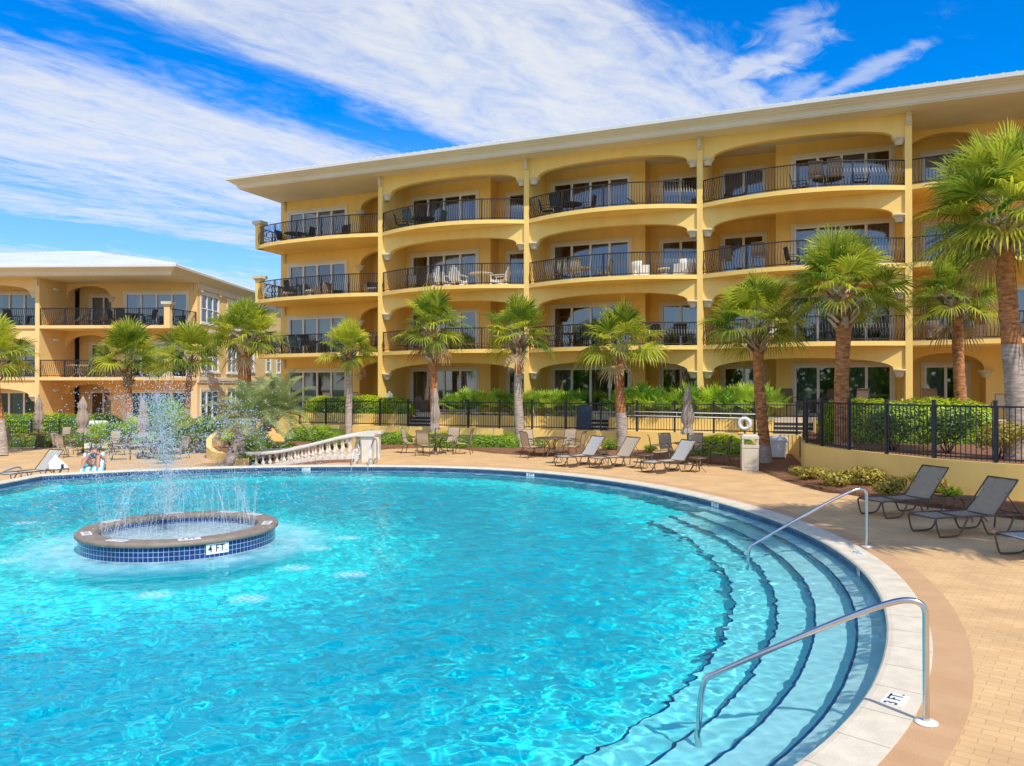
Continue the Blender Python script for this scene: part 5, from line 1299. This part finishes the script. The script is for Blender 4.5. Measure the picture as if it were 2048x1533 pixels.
square_bin('pale grey litter bin before the short fence, far left', (-20.6,38.6,-.36), R(-5), .75, 1.35, m_plast_w)
root = thing('plastic_tub', 'white plastic towel tub with hinged lid against the yellow wall', 'tub', (9.50,28.0,.10), R(-18)); root.scale = (1.14,1.1,1.08); mb = MB(); n = 0
def taper(mb, x0, y0, x1, y1, z0, z1):
    n = len(mb.v); mb.v += [(-x0,-y0,z0),(x0,-y0,z0),(x0,y0,z0),(-x0,y0,z0),(-x1,-y1,z1),(x1,-y1,z1),(x1,y1,z1),(-x1,y1,z1)]
    for q in ((0,3,2,1),(4,5,6,7),(0,1,5,4),(1,2,6,5),(2,3,7,6),(3,0,4,7)): mb.face([n+i for i in q])
taper(mb, .27,.20,.335,.25,.04,.58); taper(mb, .15,.212,.24,.255,.08,.50); mb.build('body', [m_plast_w], root)
mb = MB(); taper(mb, .36,.275,.36,.275,.58,.63); taper(mb, .36,.275,.33,.25,.63,.69); taper(mb, .33,.25,.26,.19,.69,.715); mb.build('lid', [m_plast_w], root)
mb = MB(); mb.tube([(-.25,-.28,.1),(-.20,-.285,.42),(-.1,-.28,.55)], .012, 5); mb.build('handle', [m_plast_w], root)
for x in (-.22,.22): mb = MB(); mb.lathe([(.0,.0),(.045,.0),(.045,.05),(0,.05)], 10, (x,0,-.01)); mb.build('foot', [m_black], root)
lb = fac(18.2,2.56,1.22); root = thing('lifebuoy', 'white ring lifebuoy hanging on the black fence post above the beige bin', 'lifebuoy', lb, UA)
mb = MB(); mb.tube([(.20*math.cos(q*PI/20),-.04,.20*math.sin(q*PI/20)) for q in range(40)], .075, 12, closed=True); mb.build('ring', [m_plast_w], root)
mb = MB(); P = []
for q in range(49):
    a = q*2*PI/48; rr = .285+.03*math.cos(4*a); P.append((rr*math.cos(a), -.06, rr*math.sin(a)-.012*abs(math.sin(2*a))))
mb.tube(P[:-1], .009, 5, closed=True); mb.build('rope', [m_canvas], root)
mb = MB(); mb.box(-.03,.03,.05,.09,-.42,.42); mb.build('bracket', [m_iron], root)
bd = fac(11.68,2.53,.90); root = thing('notice_board', 'dark navy board with rounded top corners hung on the fence', 'board', bd, UA); mb = MB()
pts = [(-.31,0),(.31,0),(.31,.88)]+[(.31-.12+.12*math.cos(q*PI/12),.88+.12*math.sin(q*PI/12)) for q in range(1,7)]+[(-.31+.12-.12*math.sin(q*PI/12),.88+.12*math.cos(q*PI/12)) for q in range(0,7)]
n = len(pts); mb.v += [(x,-.02,z) for x, z in pts]+[(x,.02,z) for x, z in pts]; mb.face(range(n)); mb.face(range(2*n-1,n-1,-1))
for i in range(n): mb.face((i,n+i,n+(i+1)%n,(i+1)%n))
mb.build('panel', [m_navy], root)
mb = MB(); mb.box(-.2,-.16,.021,.05,.2,.24); mb.box(.16,.2,.021,.05,.2,.24); mb.box(-.2,-.16,.021,.05,.8,.84); mb.box(.16,.2,.021,.05,.8,.84); mb.build('clip', [m_iron], root)
for i, (a, b, z, lbl) in enumerate(((13.8,18.6,1.62,'upper of the two long white pool poles along the fence'),(13.4,18.3,1.46,'lower of the two long white pool poles along the fence'))):
    mb = MB(); mb.tube([fac(a,2.50+.03*i,z+.02), fac(b,2.50+.03*i,z-.03)], .018, 8); tag(mb.build('pool_pole', [m_plast_w]), lbl, 'pole', 'pool poles on the fence')
# ------------------------------------------------------------------ balcony and patio furniture
m_teal = mat('teal_mesh', (.03,.11,.12), .6, .1, 10); m_wickr = mat('brown_wicker', (.16,.11,.075), .8, .15, 40); m_wwick = mat('white_wicker', (.72,.70,.64), .7, .08, 30); m_cush = mat('pale_cushion', (.55,.56,.55), .9, .06, 5)
MODEL = {'dark': ('balcony_chair','chair',(m_black,m_black),'black mesh chair','chair'), 'teal': ('balcony_chair','chair',(m_teal,m_black),'teal mesh chair','chair'), 'brown': ('balcony_chair','barchair',(m_wickr,m_bronze),'brown high backed chair','chair'),
 'tan': ('balcony_chair','chair',(m_sling_t,m_bronze),'beige sling chair','chair'), 'adir': ('adirondack_chair','adirondack',(m_white,m_white),'white adirondack chair','chair'), 'wick': ('wicker_armchair','wicker',(m_cush,m_wickr),'brown wicker armchair','armchair'),
 'wwick': ('wicker_armchair','wicker',(m_cush,m_wwick),'white wicker armchair','armchair'), 'dtab': ('balcony_table','table',(m_black,m_black),'round black table','table'), 'wtab': ('balcony_table','table',(m_wwick,m_wwick),'white table','table'), 'ltab': ('coffee_table','sidetable',(m_wwick,m_wwick),'low white table','table'),
 'loun': ('balcony_lounger','lounger',(m_sling_g,m_bronze),'grey lounger','sun lounger')}
FZ = [1.39,4.45,7.5,10.55]; FN = ['patio','second balcony','third balcony','top balcony']
BAY = ['left end bay','first arched bay','second arched bay','third arched bay','bay right of the fourth column']
def bf(bay, fl, items):
    for model, t, y, rot, where in items:
        nm, kd, mm, noun, cat = MODEL[model]
        place(nm, kd, mm, fac(t, -y, FZ[fl]+.003), UA+R(rot), f'{noun} {where}, {FN[fl]}, {BAY[bay]}', cat, 'furniture on the balconies')
bf(0,3,[('dark',-7.3,1.5,180,'left of its table'),('dtab',-6.5,1.5,0,'at the corner'),('dark',-5.7,1.5,0,'right of its table'),('dark',-3.2,1.3,90,'near the arch')])
bf(1,3,[('teal',.95,.55,200,'nearest the first column'),('teal',1.75,.1,260,'with back to the rail'),('dtab',2.0,.9,0,'left of centre'),('teal',2.9,.8,0,'right of the table'),('teal',1.6,1.75,90,'behind the table')])
bf(2,3,[('dark',8.9,.5,190,'left of its table'),('dark',9.65,.0,250,'with back to the rail'),('dtab',9.9,.85,0,'near the second column'),('dark',10.8,.7,0,'right of its table'),('wick',15.4,2.6,0,'near the third column'),('loun',13.3,1.8,170,'before the step in the wall')])
bf(3,3,[('brown',20.75,-.1,270,'with back to the rail, left one'),('brown',21.45,-.15,270,'with back to the rail, right one'),('dtab',21.2,.7,0,'before the wide window'),('dark',20.1,.6,180,'left of the table'),('dark',22.4,.6,0,'right of the table'),('wick',17.3,2.0,90,'in the recess')])
bf(4,3,[('dark',26.0,1.0,180,'behind the palm crown')])
bf(0,2,[('wick',-6.9,1.2,150,'at the corner'),('dark',-6.0,.6,250,'with back to the rail'),('ltab',-5.1,1.0,0,'before the wide window'),('wick',-4.2,1.0,20,'right of the low table'),('wick',-1.2,1.4,90,'under the small arch')])
bf(1,2,[('tan',1.3,.9,120,'nearest the first column'),('tan',2.3,.9,80,'left of the adirondack chairs'),('adir',3.6,.05,270,'with back to the rail, left one'),('adir',4.45,.0,270,'with back to the rail, right one'),('wtab',5.4,.6,0,'right of the adirondack chairs'),('adir',6.4,.6,0,'right of the white table')])
bf(2,2,[('tan',9.3,.2,255,'first from the second column'),('tan',9.95,.0,265,'second from the second column'),('tan',10.6,-.1,270,'third from the second column'),('wtab',10.3,.85,0,'behind the beige chairs'),('tan',11.6,.7,0,'right of the white table'),('wwick',13.3,.6,200,'left of the low table'),('ltab',14.4,.7,0,'near the third column'),('wwick',15.35,.8,340,'right of the low table')])
bf(3,2,[('brown',17.1,.6,270,'left of the pair'),('brown',18.5,.2,270,'right of the pair'),('dark',19.9,.5,200,'before the wide window'),('dtab',20.9,.6,0,'behind the palm crown')])
bf(4,2,[('wick',26.2,1.2,160,'behind the palm crown')])
bf(0,1,[('dark',-6.2,.8,200,'left of its table'),('teal',-5.5,.4,260,'with back to the rail'),('dtab',-5.2,1.2,0,'before the wide window'),('dark',-4.6,.3,265,'right of the teal chair'),('dark',-1.2,1.5,90,'under the small arch')])
bf(1,1,[('loun',1.8,.9,185,'nearest the first column'),('loun',4.6,.9,175,'before the wide window'),('wtab',6.4,1.2,0,'near the second column')])
bf(2,1,[('dark',9.2,.6,200,'left of its table'),('dtab',10.0,.9,0,'near the second column'),('dark',10.9,.6,330,'right of its table'),('dark',14.2,.6,250,'left of the pair by the third column'),('dark',15.1,.7,280,'right of the pair by the third column')])
bf(3,1,[('wick',17.2,.7,210,'nearest the third column'),('adir',19.2,.2,270,'before the recess'),('dark',21.6,.2,255,'left of its table'),('dtab',22.2,.9,0,'near the fourth column'),('dark',22.9,.5,300,'right of its table')])
bf(4,1,[('wick',25.0,.8,200,'nearest the fourth column'),('wick',26.4,1.1,180,'left of the edge pair'),('wick',28.2,.9,0,'right of the edge pair')])
bf(0,0,[('tan',-6.4,1.0,200,'beside the wide window'),('tan',-3.9,1.2,270,'behind the hedge'),('tan',-2.2,1.3,270,'behind the hedge top near the small arch')])
bf(1,0,[('adir',.75,.2,270,'behind the hedge end'),('wick',1.9,1.0,200,'near the steps')])
bf(3,0,[('brown',19.7,.5,250,'left of its table'),('dtab',20.6,.8,0,'before the wide window'),('brown',21.2,1.3,60,'behind the table'),('brown',22.3,.6,300,'right of its table')])
bf(4,0,[('brown',25.0,1.0,250,'under the arch'),('tan',27.4,1.2,270,'before the window')])
def lf(t, y, z): c, s_ = math.cos(LA), math.sin(LA); return Vector((LB.x+c*t-s_*y, LB.y+s_*t+c*y, z))
FL2 = ['patio','second balcony','top balcony']
for fl, z, items in ((2,6.303,[('loun',1.7,.9,0,'under the small arch, left one'),('loun',2.9,1.2,0,'under the small arch, right one'),('dark',4.3,.7,180,'left of its table'),('dtab',5.3,.9,0,'before the wide window'),('dark',5.0,.35,265,'with back to the rail'),('dark',6.3,.8,0,'right of its table')]),(1,3.253,[('wtab',2.0,.8,0,'with a bench'),('tan',3.0,.9,0,'right of the white table'),('wick',4.4,.9,180,'behind the palm crown'),('wick',6.6,.9,0,'near the pier')]),(0,.203,[('dtab',2.2,.9,0,'behind the short fence'),('dark',1.3,.9,180,'left of its table')])):
    for model, t, y, rot, where in items:
        nm, kd, mm, noun, cat = MODEL[model]; place(nm, kd, mm, lf(t,y,z), LA+R(rot), f'{noun} {where} on the {FL2[fl]} of the tan building', cat, 'furniture on the tan building')
for fl, z in ((2,6.303),(1,3.253)):
    for k, t in enumerate((-2.2,-3.6)):
        nm, kd, mm, noun, cat = MODEL['dark']; place(nm, kd, mm, lf(t,.9,z), LA+R(270+40*k), f'black mesh chair {("near","far from")[k]} the column, {FL2[fl]}, left edge of the tan building', cat, 'furniture on the tan building')
for z in (8.55,5.5,2.45):
    o = MB(); o.box(.126,.16,1.3,1.42,z,z+.12)
    for d in (-.12,.12): o.obox((.26,1.36+d,z+.03),(.08,0,-.03),(0,.05,0),(.02,0,.05))
    o.build('wall_lamp', [m_plast_w], left_b)

# ------------------------------------------------------------------ the sunbather
def skin_obj(name, V, E, RAD, mm, parent, sub=2, root=0):
    me = bpy.data.meshes.new(name); me.from_pydata(V, E, []); me.update(); o = link(name, me, parent); sk = o.modifiers.new('skin','SKIN'); sk.use_smooth_shade = True
    for i, q in enumerate(RAD): me.skin_vertices[0].data[i].radius = (q, q) if not isinstance(q, tuple) else q
    me.skin_vertices[0].data[root].use_root = True
    ss = o.modifiers.new('sub','SUBSURF'); ss.levels = ss.render_levels = sub
    dg = bpy.context.evaluated_depsgraph_get(); m2 = bpy.data.meshes.new_from_object(o.evaluated_get(dg)); m2.name = name
    o.modifiers.clear(); o.data = m2; bpy.data.meshes.remove(me); m2.materials.clear(); m2.materials.append(mm)
    m2.polygons.foreach_set('use_smooth', [True]*len(m2.polygons)); return o
ca, sa = math.cos(R(24)), math.sin(R(24))
def tr(s, h=0, y=0): return (.26+s*ca-h*sa, y, .40+s*sa+h*ca)       # along the raised back
per = thing('person', 'reclining person in dark swimsuit on the striped towel, knees bent', 'person', wl.location, R(116))
V = [(.16,0,.47), tr(.16,.10), tr(.34,.11), tr(.50,.10), tr(.58,.10), tr(.68,.13), tr(.80,.15),                      # pelvis, waist, chest, neck base, neck, head, crown
 (.10,.11,.47),(-.30,.20,.70),(-.62,.30,.42),(-.74,.33,.37),
 (.10,-.11,.47),(-.28,-.15,.74),(-.50,-.14,.40),(-.66,-.14,.38),
 tr(.47,.09,.19), tr(.22,.10,.33),(.12,.34,.46),(.04,.33,.45),
 tr(.47,.09,-.19), tr(.22,.10,-.34),(.12,-.34,.46),(.04,-.33,.45)]
E = [(0,1),(1,2),(2,3),(3,4),(4,5),(5,6),(0,7),(7,8),(8,9),(9,10),(0,11),(11,12),(12,13),(13,14),(3,15),(15,16),(16,17),(17,18),(3,19),(19,20),(20,21),(21,22)]
RAD = [.155,.14,.15,.125,.055,.095,.08,.115,.066,.045,.035,.115,.066,.045,.035,.056,.042,.03,.022,.056,.042,.03,.022]
body = skin_obj('body', V, E, RAD, m_skin, per)
skin_obj('swimsuit', [(.15,0,.475), tr(.10,.09), tr(.24,.105), tr(.36,.115), tr(.43,.115)], [(0,1),(1,2),(2,3),(3,4)], [.178,.165,.155,.165,.14], m_suit, per)
hd = Vector(tr(.74,.15))
skin_obj('hair', [tuple(hd+Vector((.03,0,.02))), tuple(hd+Vector((.075,0,-.03))), tuple(hd+Vector((.07,0,-.12)))], [(0,1),(1,2)], [.088,.085,.05], mat('brown_hair', (.07,.04,.025), .6, .2, 20), per)
fm = MB(); fwd = Vector((-.42,0,.91)); upv = Vector((.91,0,.42))
for y in (-.034,.034): fm.lathe([(0,-.011),(.012,-.004),(.012,.004),(0,.011)], 8, tuple(hd+fwd*.082+upv*.0+Vector((0,y,0))), 0)
fm.build('eyes', [m_black], per)
fm = MB(); c = hd+fwd*.095-upv*.028; fm.obox(c, upv*.022, Vector((0,.012,0)), fwd*.016); fm.build('nose', [m_skin], per)
fm = MB(); c = hd+fwd*.088-upv*.062; fm.obox(c, upv*.006, Vector((0,.024,0)), fwd*.006); fm.build('mouth', [mat('lips', (.35,.12,.10), .5)], per)
for sy, bi in ((1,18),(-1,22)):
    pm = Vector(V[bi])
    for k in range(5):
        a0 = pm+Vector((-.02 if k < 4 else .03, sy*(-.02+.014*k) if k < 4 else -sy*.035, 0)); ln = (.062,.07,.066,.052,.045)[k]; d = Vector((-1, sy*(-.12+.08*k) if k < 4 else -sy*.8, -.18)).normalized()
        skin_obj('finger', [tuple(a0), tuple(a0+d*ln*.5), tuple(a0+d*ln+Vector((0,0,-.012)))], [(0,1),(1,2)], [.0095,.009,.008], m_skin, per, 1)
m_t, nt, N, L, b = _nt('striped_towel'); tc = N.new('ShaderNodeTexCoord'); sx = N.new('ShaderNodeSeparateXYZ'); L.new(tc.outputs['Object'], sx.inputs[0])
mu = N.new('ShaderNodeMath'); mu.operation = 'MULTIPLY'; mu.inputs[1].default_value = 34; L.new(sx.outputs[1], mu.inputs[0]); si = N.new('ShaderNodeMath'); si.operation = 'SINE'; L.new(mu.outputs[0], si.inputs[0])
gt = N.new('ShaderNodeMath'); gt.operation = 'GREATER_THAN'; gt.inputs[1].default_value = .1; L.new(si.outputs[0], gt.inputs[0]); mx = N.new('ShaderNodeMix'); mx.data_type = 'RGBA'; L.new(gt.outputs[0], mx.inputs[0])
mx.inputs[6].default_value = (.85,.87,.87,1); mx.inputs[7].default_value = (.015,.42,.58,1); L.new(mx.outputs[2], b.inputs['Base Color']); b.inputs['Roughness'].default_value = .95
mb = MB(); sling(mb, [(-1.03,.10),(-1.02,.25),(-.99,.375),(-.9,.38),(-.4,.378),(0,.375),(.25,.385),(.30,.42),(.26+.75*ca,.40+.75*sa),(.26+.80*ca,.42+.80*sa),(.30+.82*ca,.38+.80*sa),(.40+.78*ca,.10+.8*sa)], .66, .02, 14)
r = random.Random(4); mb.v = [(x+r.uniform(-.006,.006), y, z+.006+r.uniform(0,.008)) for x, y, z in mb.v]
tag(mb.build('beach_towel', [m_t], None, wl.location, R(116)), 'white and blue striped towel under the reclining person', 'towel')
mb = MB(); r = random.Random(9); nU, nV = 22, 12; c = Vector((-14.1,24.15,.12)); b_ = len(mb.v)
for j in range(nV+1):
    f = j/nV
    for i in range(nU):
        a = 2*PI*i/nU; q = (.24*(1-f)**.6+.015)*(1+.20*math.sin(3*a+f*4)+.12*math.sin(7*a+1)); mb.v.append((q*math.cos(a)*1.1-.05*f, q*math.sin(a), .004+.36*f*(1-.2*math.sin(2*a)*f)))
for j in range(nV):
    for i in range(nU): mb.face((j*nU+i, j*nU+(i+1)%nU, (j+1)*nU+(i+1)%nU, (j+1)*nU+i), sm=True)
mb.face([nV*nU+i for i in range(nU)]); tag(mb.build('bag', [m_plast_w], None, c), 'crumpled white bag on the small table beside the person', 'bag')
mb = MB(); mb.lathe([(0,0),(.036,0),(.04,.13),(.036,.132),(.034,.02)], 14); o = mb.build('tumbler', [m_navy], None, c+Vector((.22,-.10,.003))); tag(o, 'dark tumbler beside the white bag on the small table', 'cup')
